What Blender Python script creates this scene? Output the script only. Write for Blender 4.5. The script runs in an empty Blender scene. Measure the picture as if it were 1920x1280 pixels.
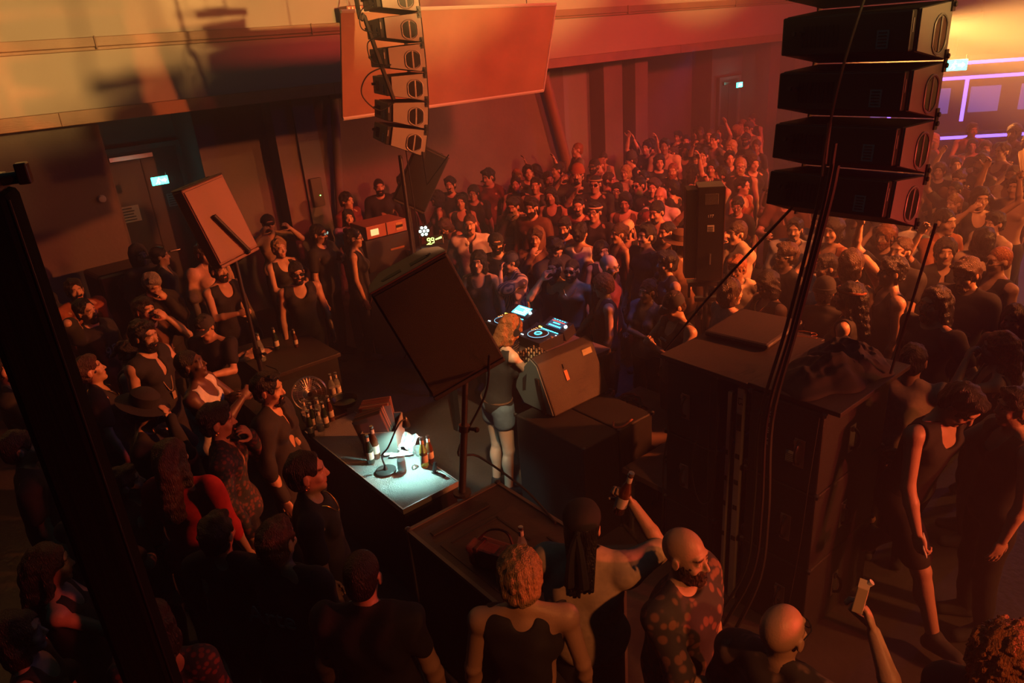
import bpy, bmesh, math, random
import numpy as np
from mathutils import Vector, Matrix, noise as mnoise
SC=bpy.context.scene
COL=bpy.data.collections.new('venue'); SC.collection.children.link(COL)
rnd=random.Random(7)
# ---------------------------------------------------------------- camera frame (used only to measure where things stand)
FPX=1370.; CH=3.8
_d=np.array([260/FPX,-3260/FPX,-1.]); _d/=np.linalg.norm(_d)
_up=-_d; _f=np.array([0,0,-1.]); _Y=_f-_up*_f.dot(_up); _Y/=np.linalg.norm(_Y); _X=np.cross(_Y,_up)
RC=np.array([_X,_Y,_up]); CC=np.array([0,0,CH])
def atz(px,py,z):
    v=RC@np.array([(px-960)/FPX,-(py-640)/FPX,-1.]); return CC+v*((z-CH)/v[2])
AZ=math.radians(38); CA,SA=math.cos(AZ),math.sin(AZ)
def W(x,y,z=0.): return Vector((x*CA-y*SA, x*SA+y*CA, z))      # stage axes -> world
def S(p): return (p[0]*CA+p[1]*SA, -p[0]*SA+p[1]*CA)
# ---------------------------------------------------------------- materials
MATS={}
def mat(name,col,rough=.6,metal=0.,emit=None,est=0.,bump=0.,bscale=60.,var=0.,vscale=4.,alpha=None,trans=0.,attr=None,aniso=None,coat=0.):
    if name in MATS: return MATS[name]
    m=bpy.data.materials.new(name); m.use_nodes=True; nt=m.node_tree; b=nt.nodes['Principled BSDF']
    b.inputs['Base Color'].default_value=(*col,1); b.inputs['Roughness'].default_value=rough; b.inputs['Metallic'].default_value=metal
    if coat: b.inputs['Coat Weight'].default_value=coat
    if trans: b.inputs['Transmission Weight'].default_value=trans; b.inputs['IOR'].default_value=1.4
    if alpha is not None: b.inputs['Alpha'].default_value=alpha
    if emit: b.inputs['Emission Color'].default_value=(*emit,1); b.inputs['Emission Strength'].default_value=est
    tc=None
    if var or bump:
        tc=nt.nodes.new('ShaderNodeTexCoord')
    if var:
        n=nt.nodes.new('ShaderNodeTexNoise'); n.inputs['Scale'].default_value=vscale; n.inputs['Detail'].default_value=5
        nt.links.new(tc.outputs['Object'],n.inputs['Vector'])
        r=nt.nodes.new('ShaderNodeMapRange'); r.inputs['From Min'].default_value=.3; r.inputs['From Max'].default_value=.7
        r.inputs['To Min'].default_value=1-var; r.inputs['To Max'].default_value=1+var
        nt.links.new(n.outputs['Fac'],r.inputs['Value'])
        x=nt.nodes.new('ShaderNodeVectorMath'); x.operation='SCALE'; x.inputs[0].default_value=col
        nt.links.new(r.outputs[0],x.inputs['Scale']); nt.links.new(x.outputs[0],b.inputs['Base Color'])
    if attr:
        a=nt.nodes.new('ShaderNodeAttribute'); a.attribute_name=attr
        x=nt.nodes.new('ShaderNodeVectorMath'); x.operation='MULTIPLY'; x.inputs[0].default_value=col
        nt.links.new(a.outputs['Color'],x.inputs[1]); nt.links.new(x.outputs[0],b.inputs['Base Color'])
    if bump:
        n=nt.nodes.new('ShaderNodeTexNoise'); n.inputs['Scale'].default_value=bscale; n.inputs['Detail'].default_value=3
        if aniso:
            mp=nt.nodes.new('ShaderNodeMapping'); mp.inputs['Scale'].default_value=aniso
            nt.links.new(tc.outputs['Object'],mp.inputs['Vector']); nt.links.new(mp.outputs[0],n.inputs['Vector'])
        else: nt.links.new(tc.outputs['Object'],n.inputs['Vector'])
        bp=nt.nodes.new('ShaderNodeBump'); bp.inputs['Strength'].default_value=bump; bp.inputs['Distance'].default_value=.02
        nt.links.new(n.outputs['Fac'],bp.inputs['Height']); nt.links.new(bp.outputs[0],b.inputs['Normal'])
    MATS[name]=m; return m
# ---------------------------------------------------------------- object helpers
def tag(o,label=None,cat=None,group=None,kind=None):
    if label: o['label']=label
    if cat: o['category']=cat
    if group: o['group']=group
    if kind: o['kind']=kind
    return o
def empty(name,label,cat,loc=(0,0,0),rot=(0,0,0),group=None,scale=1.):
    o=bpy.data.objects.new(name,None); COL.objects.link(o); o.empty_display_size=.1
    o.location=loc; o.rotation_euler=rot; o.scale=(scale,)*3
    return tag(o,label,cat,group)
class MB:
    """collects shapes and links them as one mesh object"""
    def __init__(s): s.v=[]; s.f=[]
    def add(s,vs,fs,M=None):
        n=len(s.v)
        s.v+= [tuple(M@Vector(v)) for v in vs] if M is not None else [tuple(v) for v in vs]
        s.f+= [tuple(i+n for i in f) for f in fs]; return s
    def box(s,x0,x1,y0,y1,z0,z1,M=None):
        return s.add([(x0,y0,z0),(x1,y0,z0),(x1,y1,z0),(x0,y1,z0),(x0,y0,z1),(x1,y0,z1),(x1,y1,z1),(x0,y1,z1)],
            [(0,3,2,1),(4,5,6,7),(0,1,5,4),(1,2,6,5),(2,3,7,6),(3,0,4,7)],M)
    def prism(s,pts,h0,h1,axis='y',M=None):
        """outline of 2D points (clockwise or not) pushed from h0 to h1 along axis"""
        n=len(pts)
        def P(p,h): return {'y':(p[0],h,p[1]),'x':(h,p[0],p[1]),'z':(p[0],p[1],h)}[axis]
        vs=[P(p,h0) for p in pts]+[P(p,h1) for p in pts]
        fs=[tuple(range(n)),tuple(range(2*n-1,n-1,-1))]+[(i,(i+1)%n,n+(i+1)%n,n+i) for i in range(n)]
        return s.add(vs,fs,M)
    def cyl(s,a,b,r0,r1=None,n=12,cap=True,M=None):
        a=Vector(a); b=Vector(b); r1=r0 if r1 is None else r1; d=(b-a)
        if d.length<1e-7: return s
        q=d.to_track_quat('Z','Y').to_matrix(); vs=[]
        for c,r in ((a,r0),(b,r1)):
            for i in range(n):
                t=2*math.pi*i/n; vs.append(c+q@Vector((math.cos(t)*r,math.sin(t)*r,0)))
        fs=[(i,(i+1)%n,n+(i+1)%n,n+i) for i in range(n)]
        if cap: fs+=[tuple(range(n-1,-1,-1)),tuple(range(n,2*n))]
        return s.add(vs,fs,M)
    def lathe(s,prof,n=20,M=None):
        vs=[];fs=[]
        for r,z in prof:
            for i in range(n):
                t=2*math.pi*i/n; vs.append((r*math.cos(t),r*math.sin(t),z))
        for k in range(len(prof)-1):
            for i in range(n): fs.append((k*n+i,k*n+(i+1)%n,(k+1)*n+(i+1)%n,(k+1)*n+i))
        fs+=[tuple(range(n-1,-1,-1)),tuple(range((len(prof)-1)*n,len(prof)*n))]
        return s.add(vs,fs,M)
    def tube(s,pts,r,n=8,M=None,closed=False):
        pts=[Vector(p) for p in pts]; m=len(pts); vs=[];fs=[]
        ref=Vector((0,0,1))
        for i,p in enumerate(pts):
            if closed: d=pts[(i+1)%m]-pts[i-1]
            else: d=pts[min(i+1,m-1)]-pts[max(i-1,0)]
            d.normalize()
            x=d.cross(ref)
            if x.length<1e-3: x=d.cross(Vector((1,0,0)))
            x.normalize(); y=x.cross(d); ref=y
            rr=r[i] if isinstance(r,(list,tuple)) else r
            for k in range(n):
                t=2*math.pi*k/n; vs.append(p+x*math.cos(t)*rr+y*math.sin(t)*rr)
        for i in range(m if closed else m-1):
            j=(i+1)%m
            for k in range(n): fs.append((i*n+k,i*n+(k+1)%n,j*n+(k+1)%n,j*n+k))
        if not closed: fs+=[tuple(range(n-1,-1,-1)),tuple(range((m-1)*n,m*n))]
        return s.add(vs,fs,M)
    def ball(s,c,r,n=12,M=None):
        r=(r,r,r) if not isinstance(r,(list,tuple)) else r; k=n//2
        prof=[(math.sin(math.pi*(i+.15)/(k+.3)),-math.cos(math.pi*(i+.15)/(k+.3))) for i in range(k+1)]
        T=Matrix.Translation(c)@Matrix.Diagonal((*r,1))
        return s.lathe(prof,n,(M@T) if M is not None else T)
    def build(s,name,m,parent=None,bevel=0.,smooth=False,seg=2,loc=None,rot=None):
        me=bpy.data.meshes.new(name); me.from_pydata(s.v,[],s.f); me.materials.append(m)
        bm=bmesh.new(); bm.from_mesh(me); bmesh.ops.recalc_face_normals(bm,faces=bm.faces)
        if smooth:
            for f in bm.faces: f.smooth=True
        bm.to_mesh(me); bm.free()
        if smooth: me.set_sharp_from_angle(angle=.7)
        o=bpy.data.objects.new(name,me); COL.objects.link(o)
        if bevel:
            b=o.modifiers.new('b','BEVEL'); b.width=bevel; b.segments=seg; b.limit_method='ANGLE'; b.angle_limit=.6
        if parent: o.parent=parent
        if loc is not None: o.location=loc
        if rot is not None: o.rotation_euler=rot
        return o
def spline(pts,n=8):
    """Catmull-Rom through the points"""
    P=[Vector(p) for p in pts]; P=[P[0]*2-P[1]]+P+[P[-1]*2-P[-2]]; out=[]
    for i in range(1,len(P)-2):
        for k in range(n):
            t=k/n; a,b,c,d=P[i-1],P[i],P[i+1],P[i+2]
            out.append(.5*((2*b)+(c-a)*t+(2*a-5*b+4*c-d)*t*t+(3*b-a-3*c+d)*t**3))
    out.append(P[-2]); return out
def dup_tree(o,parent=None):
    c=o.copy(); COL.objects.link(c)
    if parent is not None: c.parent=parent
    for ch in list(o.children): dup_tree(ch,c)
    return c
def text(body,size,m,parent,name='lettering',loc=(0,0,0),rot=(0,0,0),extr=.0008,align='CENTER'):
    cu=bpy.data.curves.new(name,'FONT'); cu.body=body; cu.size=size; cu.extrude=extr; cu.align_x=align; cu.align_y='CENTER'
    cu.resolution_u=3
    t=bpy.data.objects.new(name,cu); COL.objects.link(t); bpy.context.view_layer.update()
    dg=bpy.context.evaluated_depsgraph_get(); me=bpy.data.meshes.new_from_object(t.evaluated_get(dg)); bpy.data.objects.remove(t)
    me.materials.clear(); me.materials.append(m)
    o=bpy.data.objects.new(name,me); COL.objects.link(o); o.parent=parent; o.location=loc; o.rotation_euler=rot
    return o
# ================================================================ people: a signed-distance body, meshed as one surface
def snet(vol,org,h):
    ins=vol<0; nx,ny,nz=vol.shape
    c=[(i,j,k) for i in (0,1) for j in (0,1) for k in (0,1)]
    cnt=np.zeros((nx-1,ny-1,nz-1),np.uint8)
    for (i,j,k) in c: cnt+=ins[i:nx-1+i,j:ny-1+j,k:nz-1+k]
    idx=np.argwhere((cnt>0)&(cnt<8)); n=len(idx)
    vid=np.full(cnt.shape,-1,np.int32); vid[idx[:,0],idx[:,1],idx[:,2]]=np.arange(n)
    cv=np.stack([vol[idx[:,0]+i,idx[:,1]+j,idx[:,2]+k] for (i,j,k) in c],1)
    acc=np.zeros((n,3)); w=np.zeros(n); C8=np.array(c,float)
    for a in range(8):
        for b in range(a+1,8):
            if np.abs(C8[a]-C8[b]).sum()!=1: continue
            x=(cv[:,a]<0)!=(cv[:,b]<0); t=np.where(x,cv[:,a]/(cv[:,a]-cv[:,b]+1e-12),0)
            acc+=np.where(x[:,None],C8[a]+(C8[b]-C8[a])*t[:,None],0); w+=x
    V=(idx+acc/np.maximum(w,1)[:,None])*h+org
    Q=[]
    for ax in range(3):
        sl0=[slice(1,-1)]*3; sl1=[slice(1,-1)]*3; sl0[ax]=slice(0,-1); sl1[ax]=slice(1,None)
        A=ins[tuple(sl0)]; B=ins[tuple(sl1)]; e=np.argwhere(A!=B); s=A[e[:,0],e[:,1],e[:,2]]
        g=e.copy(); 
        for q in range(3):
            if q!=ax: g[:,q]+=1
        o1,o2=[q for q in range(3) if q!=ax]
        def at(d1,d2):
            r=g.copy(); r[:,o1]-=d1; r[:,o2]-=d2; return vid[r[:,0],r[:,1],r[:,2]]
        q4=np.stack([at(1,1),at(0,1),at(0,0),at(1,0)],1)
        fl=s if ax!=1 else ~s
        q4[~fl]=q4[~fl][:,::-1]; Q.append(q4)
    Q=np.concatenate(Q); Q=Q[(Q>=0).all(1)]
    return V,Q
def mesh_np(name,V,Q,m,cols=None):
    me=bpy.data.meshes.new(name); me.vertices.add(len(V)); me.vertices.foreach_set('co',V.astype(np.float32).ravel())
    me.loops.add(Q.size); me.loops.foreach_set('vertex_index',Q.astype(np.int32).ravel())
    me.polygons.add(len(Q)); me.polygons.foreach_set('loop_start',np.arange(0,Q.size,4,dtype=np.int32))
    me.polygons.foreach_set('use_smooth',np.ones(len(Q),bool)); me.update(calc_edges=True)
    if cols is not None:
        a=me.color_attributes.new('Col','FLOAT_COLOR','POINT'); a.data.foreach_set('color',np.concatenate([cols,np.ones((len(cols),1))],1).astype(np.float32).ravel())
    me.materials.append(m); return me
def A3(*p): return np.array(p,float)
# a primitive: ('c',a,b,ra,rb,k) round cone, ('e',c,r,R,k) ellipsoid; k<0 carves
def sdf(prims,h,pad=.03,noise=None,clip=None,extra=None):
    lo=np.full(3,9.); hi=-lo
    for p in prims:
        if p[-1]<0: continue
        if p[0]=='c':
            for q,r in ((p[1],p[3]),(p[2],p[4])): lo=np.minimum(lo,q-r); hi=np.maximum(hi,q+r)
        else:
            r=max(p[2]); lo=np.minimum(lo,p[1]-r); hi=np.maximum(hi,p[1]+r)
    lo-=pad; hi+=pad
    n=np.ceil((hi-lo)/h).astype(int)+1
    X=[(lo[i]+h*np.arange(n[i])).astype(np.float32) for i in range(3)]
    vol=np.full(n,.06,np.float32)
    for p in prims:
        k=abs(p[-1]); m=k+2*h+.012
        if p[0]=='c':
            a,b,ra,rb=p[1:5]; l=np.minimum(a-ra,b-rb)-m; u=np.maximum(a+ra,b+rb)+m
        else:
            r=max(p[2]) if p[3] is not None else np.array(p[2]); l=p[1]-r-m; u=p[1]+r+m
        i0=np.clip(np.floor((l-lo)/h).astype(int),0,n); i1=np.clip(np.ceil((u-lo)/h).astype(int)+1,0,n)
        if (i1<=i0).any(): continue
        sl=tuple(slice(i0[i],i1[i]) for i in range(3))
        x=X[0][sl[0]][:,None,None]; y=X[1][sl[1]][None,:,None]; z=X[2][sl[2]][None,None,:]
        if p[0]=='c':
            ba=b-a; L=float(ba.dot(ba))+1e-9; px,py,pz=x-a[0],y-a[1],z-a[2]
            t=np.clip((px*ba[0]+py*ba[1]+pz*ba[2])/L,0,1)
            d=np.sqrt((px-ba[0]*t)**2+(py-ba[1]*t)**2+(pz-ba[2]*t)**2)-(ra+(rb-ra)*t)
        else:
            c,r,R=p[1:4]; px,py,pz=x-c[0],y-c[1],z-c[2]
            if R is not None:
                px,py,pz=(px*R[0,0]+py*R[1,0]+pz*R[2,0],px*R[0,1]+py*R[1,1]+pz*R[2,1],px*R[0,2]+py*R[1,2]+pz*R[2,2])
            k0=np.sqrt((px/r[0])**2+(py/r[1])**2+(pz/r[2])**2); k1=np.sqrt((px/r[0]**2)**2+(py/r[1]**2)**2+(pz/r[2]**2)**2)+1e-6
            d=k0*(k0-1)/k1
        o=vol[sl]; d=d.astype(np.float32)
        if p[-1]>=0:
            hh=np.clip(.5+.5*(d-o)/max(k,1e-4),0,1); vol[sl]=d*(1-hh)+o*hh-k*hh*(1-hh)
        else:
            d=-d; hh=np.clip(.5-.5*(d-o)/max(k,1e-4),0,1); vol[sl]=d*(1-hh)+o*hh+k*hh*(1-hh)
    if noise or clip:
        x=X[0][:,None,None]; y=X[1][None,:,None]; z=X[2][None,None,:]
        if noise: vol+=noise(x,y,z).astype(np.float32)
        if clip:
            for f in clip: vol=np.maximum(vol,f(x,y,z).astype(np.float32))
    return vol,lo
def rot3(rx=0,ry=0,rz=0):
    return np.array((Matrix.Rotation(rz,3,'Z')@Matrix.Rotation(rx,3,'X')@Matrix.Rotation(ry,3,'Y')))
ARMS={ # wrist (right arm, torso frame), elbow pole, finger curl, palm normal
 'down':((.27,.07,.88),(.5,-1,0),.3,(-1,.1,0)),'hang':((.24,.13,.89),(.6,-1,0),.5,(-1,0,0)),
 'front':((.06,.29,1.10),(1,-.2,-.5),.6,(-.3,-1,0)),'chest':((.09,.25,1.30),(.9,0,-1),.7,(-.5,-1,.2)),
 'chin':((.05,.17,1.46),(.5,.3,-1),1.0,(-.3,-1,0)),'face':((.07,.19,1.55),(.6,.3,-1),.9,(-.4,-1,0)),
 'up':((.26,.20,1.86),(1,.2,-.2),.5,(0,1,0)),'fwd':((.16,.46,1.16),(.6,-.2,-1),.5,(-.3,0,-1)),
 'hip':((.24,.05,1.02),(1,-.4,.1),.5,(-1,0,0)),'cross':((-.14,.20,1.20),(1,.1,-.4),.4,(0,-1,0)),
 'hold':((.14,.36,1.24),(.8,-.2,-1),1.1,(-1,.1,0)),'raise':((.20,.30,1.58),(.9,.1,-.8),.9,(-.8,-.3,0)),
 'table':((.13,.50,1.10),(.7,-.3,-1),.7,(0,0,-1)),'neck':((.14,.0,1.52),(1,.3,-.2),.5,(-1,0,0)),'clasp':((.03,.30,1.33),(.9,0,-1),.9,(-1,-.1,0)),
 'swing':((.28,.28,.98),(.5,-1,-.2),1.1,(-1,0,0)),'back':((.27,-.20,.93),(.4,-1,0),.5,(-1,0,0)),'high':((.22,.10,1.98),(1,.1,0),.8,(0,1,0)),
}
def make_pose(ar='down',al='down',yaw=0,pitch=0,tilt=0,lean=0,side=0,twist=0,legs='stand',fem=False,bulk=1.,handr=None,handl=None):
    """returns prim groups in person coordinates: facing +Y, 1.75 m"""
    r=math.radians; Rt=rot3(-r(lean),r(side),r(twist)); piv=A3(0,0,.97)
    if legs=='lean': pass
    def T(p): return Rt@(A3(*p)-piv)+piv
    sw=.17 if fem else .19; b=bulk; G={}
    t=[('e',T((0,0,.965)),(.165*b*(1.02 if fem else .97),.115*b,.125),Rt,.03),
       ('e',T((0,0,1.12)),(.128*b*(.92 if fem else 1.02),.098*b,.17),Rt,.05),
       ('e',T((0,-.005,1.30)),(.155*b*(.9 if fem else 1.06),.108*b,.17),Rt,.05),
       ('c',T((-sw+.035,-.01,1.42)),T((sw-.035,-.01,1.42)),.055*b,.055*b,.05)]
    if fem: t+=[('e',T((s*.07,.085,1.275)),(.055,.05,.055),Rt,.02) for s in (-1,1)]
    else: t+=[('e',T((s*.075,.07,1.33)),(.075*b,.04,.055),Rt,.02) for s in (-1,1)]
    G['torso']=t
    G['neck']=[('c',T((0,-.018,1.43)),T((0,.005,1.57)),.056 if not fem else .048,.05 if not fem else .043,.03)]+[('c',T((s*.02,-.02,1.50)),T((s*(sw-.05),-.015,1.45)),.032,.036,.03) for s in (-1,1)]
    Rh=Rt@rot3(-r(pitch),r(tilt),r(yaw)); hp=T((0,-.005,1.53)); 
    def Hh(p): return Rh@(A3(*p)-A3(0,-.005,1.53))+hp
    G['Hh']=Hh; G['Rh']=Rh; G['T']=T; G['Rt']=Rt; G['sw']=sw; G['hp']=hp
    hd=[('e',Hh((0,-.012,1.662)),(.074,.094,.09),Rh,.02),('e',Hh((0,.026,1.605)),(.058,.066,.083),Rh,.02),
        ('e',Hh((0,.066,1.537)),(.026,.024,.02),Rh,.025),('e',Hh((0,.0,1.57)),(.05,.05,.05),Rh,.02),
        ('c',Hh((-.03,.074,1.662)),Hh((.03,.074,1.662)),.016,.016,.012)]
    hd+=[('e',Hh((s*.04,.062,1.607)),(.022,.022,.022),Rh,.015) for s in (-1,1)]
    hd+=[('e',Hh((s*.03,.098,1.638)),(.017,.015,.012),Rh,-.008) for s in (-1,1)]
    hd+=[('e',Hh((s*.029,.076,1.638)),(.014,.013,.0115),Rh,.002) for s in (-1,1)]
    hd+=[('c',Hh((0,.086,1.648)),Hh((0,.107,1.608)),.008,.0115,.008),('e',Hh((.012,.096,1.603)),(.008,.009,.007),Rh,.004),('e',Hh((-.012,.096,1.603)),(.008,.009,.007),Rh,.004),
         ('c',Hh((-.018,.086,1.577)),Hh((.018,.086,1.577)),.008,.008,.006),('c',Hh((-.014,.085,1.567)),Hh((.014,.085,1.567)),.0075,.0075,.003)]
    for s in (-1,1): hd+=[('e',Hh((s*.079,-.006,1.628)),(.009,.021,.031),Rh,.006),('e',Hh((s*.09,-.001,1.63)),(.006,.011,.018),Rh,-.003)]
    G['head']=hd
    for sd,s,arm,hc in (('R',1,ar,handr),('L',-1,al,handl)):
        a=ARMS[arm] if isinstance(arm,str) else arm
        m=A3(s,1,1); sh=T((s*sw,-.01,1.425)); wr=T(A3(*a[0])*m); pole=Rt@(A3(*a[1])*m); L1,L2=.285,.255
        d=wr-sh; D=np.linalg.norm(d); 
        if D>.99*(L1+L2): wr=sh+d/D*.99*(L1+L2); d=wr-sh; D=np.linalg.norm(d)
        u=d/D; x=(L1*L1-L2*L2+D*D)/(2*D); y=math.sqrt(max(L1*L1-x*x,1e-6)); pv=pole-u*pole.dot(u); pv/=np.linalg.norm(pv)+1e-9
        el=sh+u*x+pv*y; ff=.86 if fem else 1.
        G['ua'+sd]=[('e',sh,(.056*ff*b,.056*b*ff,.056*ff*b),Rt,.02),('c',sh,el,.047*b*ff,.037*b*ff,.02)]
        G['fa'+sd]=[('c',el,el+(wr-el)*.35,.038*b*ff,.039*b*ff,.015),('c',el+(wr-el)*.35,wr,.039*b*ff,.025*ff,.012)]
        fd=wr-el; fd/=np.linalg.norm(fd); nn=Rt@(A3(*a[3])*m); nn=nn-fd*nn.dot(fd); nn/=np.linalg.norm(nn)+1e-9
        ts=np.cross(fd,nn)*s; # thumb side
        if sd=='R': ts=np.cross(nn,fd)*1.
        else: ts=np.cross(fd,nn)*1.
        curl=a[2] if hc is None else hc; Hs=.92 if fem else 1.
        Rm=np.stack([ts,fd,nn],1); hand=[('e',wr+fd*.048*Hs,(.041*Hs,.052*Hs,.0165),Rm,.008)]
        for off,ln,cc in ((.029,.92,.9),(.0095,1.03,1.),(-.0105,.96,1.05),(-.029,.76,1.15)):
            p=wr+fd*(.088-.25*abs(off))*Hs+ts*off*Hs; ang=curl*cc*.55; dd=fd.copy()
            for seg,(l,rr) in enumerate(((.042,.0098),(.027,.009),(.021,.0082))):
                dd=fd*math.cos(ang)+nn*math.sin(ang)+ts*off*1.3*(1 if curl<.5 else 0); dd/=np.linalg.norm(dd); q=p+dd*l*ln*Hs
                hand.append(('c',p,q,rr*Hs,rr*.92*Hs,.003)); p=q; ang+=curl*cc*.85
        p=wr+fd*.02*Hs+ts*.026*Hs+nn*.004; dd=fd*.62+ts*.62+nn*(.25+.35*curl); dd/=np.linalg.norm(dd)
        for l,rr in ((.042,.0135),(.034,.011),(.026,.0095)):
            q=p+dd*l*Hs; hand.append(('c',p,q,rr*Hs,rr*.9*Hs,.006)); p=q; dd=dd+fd*.35-ts*.28*curl+nn*.25*curl; dd/=np.linalg.norm(dd)
        G['ha'+sd]=hand; G['sh'+sd]=sh; G['el'+sd]=el; G['wr'+sd]=wr; G['fd'+sd]=fd; G['nn'+sd]=nn; G['ts'+sd]=ts
        G['grip'+sd]=wr+fd*.075*Hs+nn*.038
    for sd,s in (('R',1),('L',-1)):
        hip=A3(s*.092,0,.92); kn=A3(s*.10,.02,.50); an=A3(s*.105,-.02,.085); toe=A3(s*.125,.13,.035)
        if legs=='walk':
            if s>0: kn=A3(.09,.22,.53); an=A3(.09,.36,.13); toe=A3(.09,.50,.10)
            else: kn=A3(-.09,-.10,.52); an=A3(-.09,-.42,.14); toe=A3(-.09,-.33,.03)
        if legs=='shift':
            kn=A3(s*.10,.04+.04*s,.50); an=A3(s*.12,-.02+.06*s,.085); toe=A3(s*.15,.12+.06*s,.035)
        f=1.03 if fem else 1.
        G['th'+sd]=[('c',hip,kn,.086*b*f,.054*b,.03)]
        G['ca'+sd]=[('c',kn,an,.052*b,.036,.02),('e',kn*.68+an*.32+A3(0,-.018,0),(.047*b,.05*b,.10),None,.02)]
        hl=an+(an-toe)*.25; hl[2]=toe[2]+.0
        G['ft'+sd]=[('c',an,toe,.036,.026,.015),('c',A3(hl[0],hl[1]+.01,max(an[2]-.045,.034)),toe,.033,.027,.01)]
        G['kn'+sd]=kn; G['an'+sd]=an; G['toe'+sd]=toe
    return G
def folds(seed,amp,sc=1.):
    r=np.random.RandomState(seed); K=[(r.normal(size=3)*A3(1,1,.55)*sc*16,r.rand()*6.3,r.rand()) for _ in range(5)]
    def f(x,y,z):
        o=0
        for k,ph,a in K: o=o+(.5+a)*np.sin(k[0]*x+k[1]*y+k[2]*z+ph+1.5*np.sin(k[2]*.6*x-k[0]*.5*z+ph))
        return o*amp/2.5
    return f
def curlnoise(seed,amp,fr):
    r=np.random.RandomState(seed); K=[(r.normal(size=3)*fr,r.rand()*6.3) for _ in range(12)]
    def f(x,y,z):
        o=0
        for k,ph in K: o=o+np.sin(k[0]*x+k[1]*y+k[2]*z+ph)
        return o*amp/3.0
    return f
def bodycols(V,G,brow,lipc=(1.,.55,.5),tat=None):
    """real colours of the face: brows, eyes and lips"""
    P=(V-G['hp'])@G['Rh']+A3(0,-.005,1.53); c=np.ones((len(V),3))
    fr=P[:,1]>.05; x=np.abs(P[:,0]); y=P[:,1]; z=P[:,2]
    eye=fr&(((x-.029)/.0135)**2+((z-1.638)/.0075)**2<1)&(y<.093); c[eye]=(1.5,1.7,1.9)
    ir=eye&((x-.029)**2+(z-1.638)**2<.0062**2); c[ir]=(.12,.1,.1)
    br=fr&(x>.01)&(x<.05)&(np.abs(z-(1.663-.12*(x-.03).clip(0)))<.0052); c[br]=brow
    lp=fr&(x<.023)&(np.abs(z-1.5725)<.0085)&(y>.08); c[lp]=lipc
    return c
BODY={}
def skincol(k): return {'light':(.62,.40,.30),'tan':(.48,.28,.19),'olive':(.52,.32,.21),'brown':(.26,.14,.085),'dark':(.11,.055,.038)}[k]
def cloth_mat(col,kind='cloth'):
    n=f"{kind}_{int(col[0]*999)}_{int(col[1]*999)}_{int(col[2]*999)}"
    if kind=='satin': return mat(n,col,.35,0,bump=.15,bscale=25)
    return mat(n,col,.85,0,bump=.35,bscale=9,var=.12,vscale=30)
PC={'black':(.018,.018,.02),'charcoal':(.045,.045,.05),'white':(.72,.70,.66),'beige':(.55,.42,.30),'brown':(.13,.06,.035),'grey':(.18,.18,.19),'red':(.55,.03,.03),'green':(.10,.14,.07),'pink':(.62,.36,.28),
    'denim':(.12,.19,.27),'navy':(.03,.04,.09),'tan':(.38,.27,.17),'maroon':(.14,.02,.025),'rust':(.33,.10,.04),'dbrown':(.03,.017,.01),'blond':(.45,.28,.12),'ginger':(.32,.11,.03),'hblack':(.011,.009,.009),'hbrown':(.06,.03,.016),'hgrey':(.3,.28,.26)}
def hair_mat(c): return mat('hair_'+c,PC[c],.42,0,bump=.9,bscale=55,aniso=(3,3,.6),var=.35,vscale=60)
def top_prims(G,style,inf):
    """garment prims from the same skeleton"""
    P=[]
    def infl(ps,e):
        o=[]
        for p in ps:
            if p[0]=='c': o.append(('c',p[1],p[2],p[3]+e,p[4]+e,max(p[5],.02)))
            else: o.append(('e',p[1],tuple(r+e for r in p[2]),p[3],max(p[4],.02)))
        return o
    P+=infl(G['torso'],inf)
    if style!='tank' and style!='vest': P+=infl(G['neck'][1:],inf*.6)
    if style!='tank' and style!='vest': P.append(('e',G['T']((0,.0,1.0)),(.168+inf*1.3,.120+inf*1.3,.17),G['Rt'],.05))
    if inf>=.02 and style not in('tank','vest'): P+=[('e',G['T']((0,.0,z)),(rx,ry,.2),G['Rt'],.05) for z,rx,ry in ((1.28,.188,.135),(1.12,.185,.145),(1.0,.192,.15))]
    for sd in 'RL':
        if style in('tee','polo','shirt'):
            a,b=G['sh'+sd],G['el'+sd]; P+=[('e',a,(.058+inf*.7,)*3,None,.03),('c',a,a+(b-a)*(.60 if inf<.02 else .82),.054+inf*.6,.049+inf*(.8 if inf<.02 else 1.2),.03)]
        elif style in('long','jacket','hoodie'):
            P+=[('c',G['sh'+sd],G['el'+sd],.056+inf*.7,.046+inf*.7,.03),('c',G['el'+sd],G['wr'+sd],.047+inf*.7,.031+inf*.6,.02)]
        elif style in('rolled',):
            P+=[('c',G['sh'+sd],G['el'+sd],.057+inf*.7,.047+inf*.8,.03),('c',G['el'+sd],G['el'+sd]+(G['wr'+sd]-G['el'+sd])*.25,.048+inf*.8,.046+inf*.6,.02)]
    return P
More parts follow.
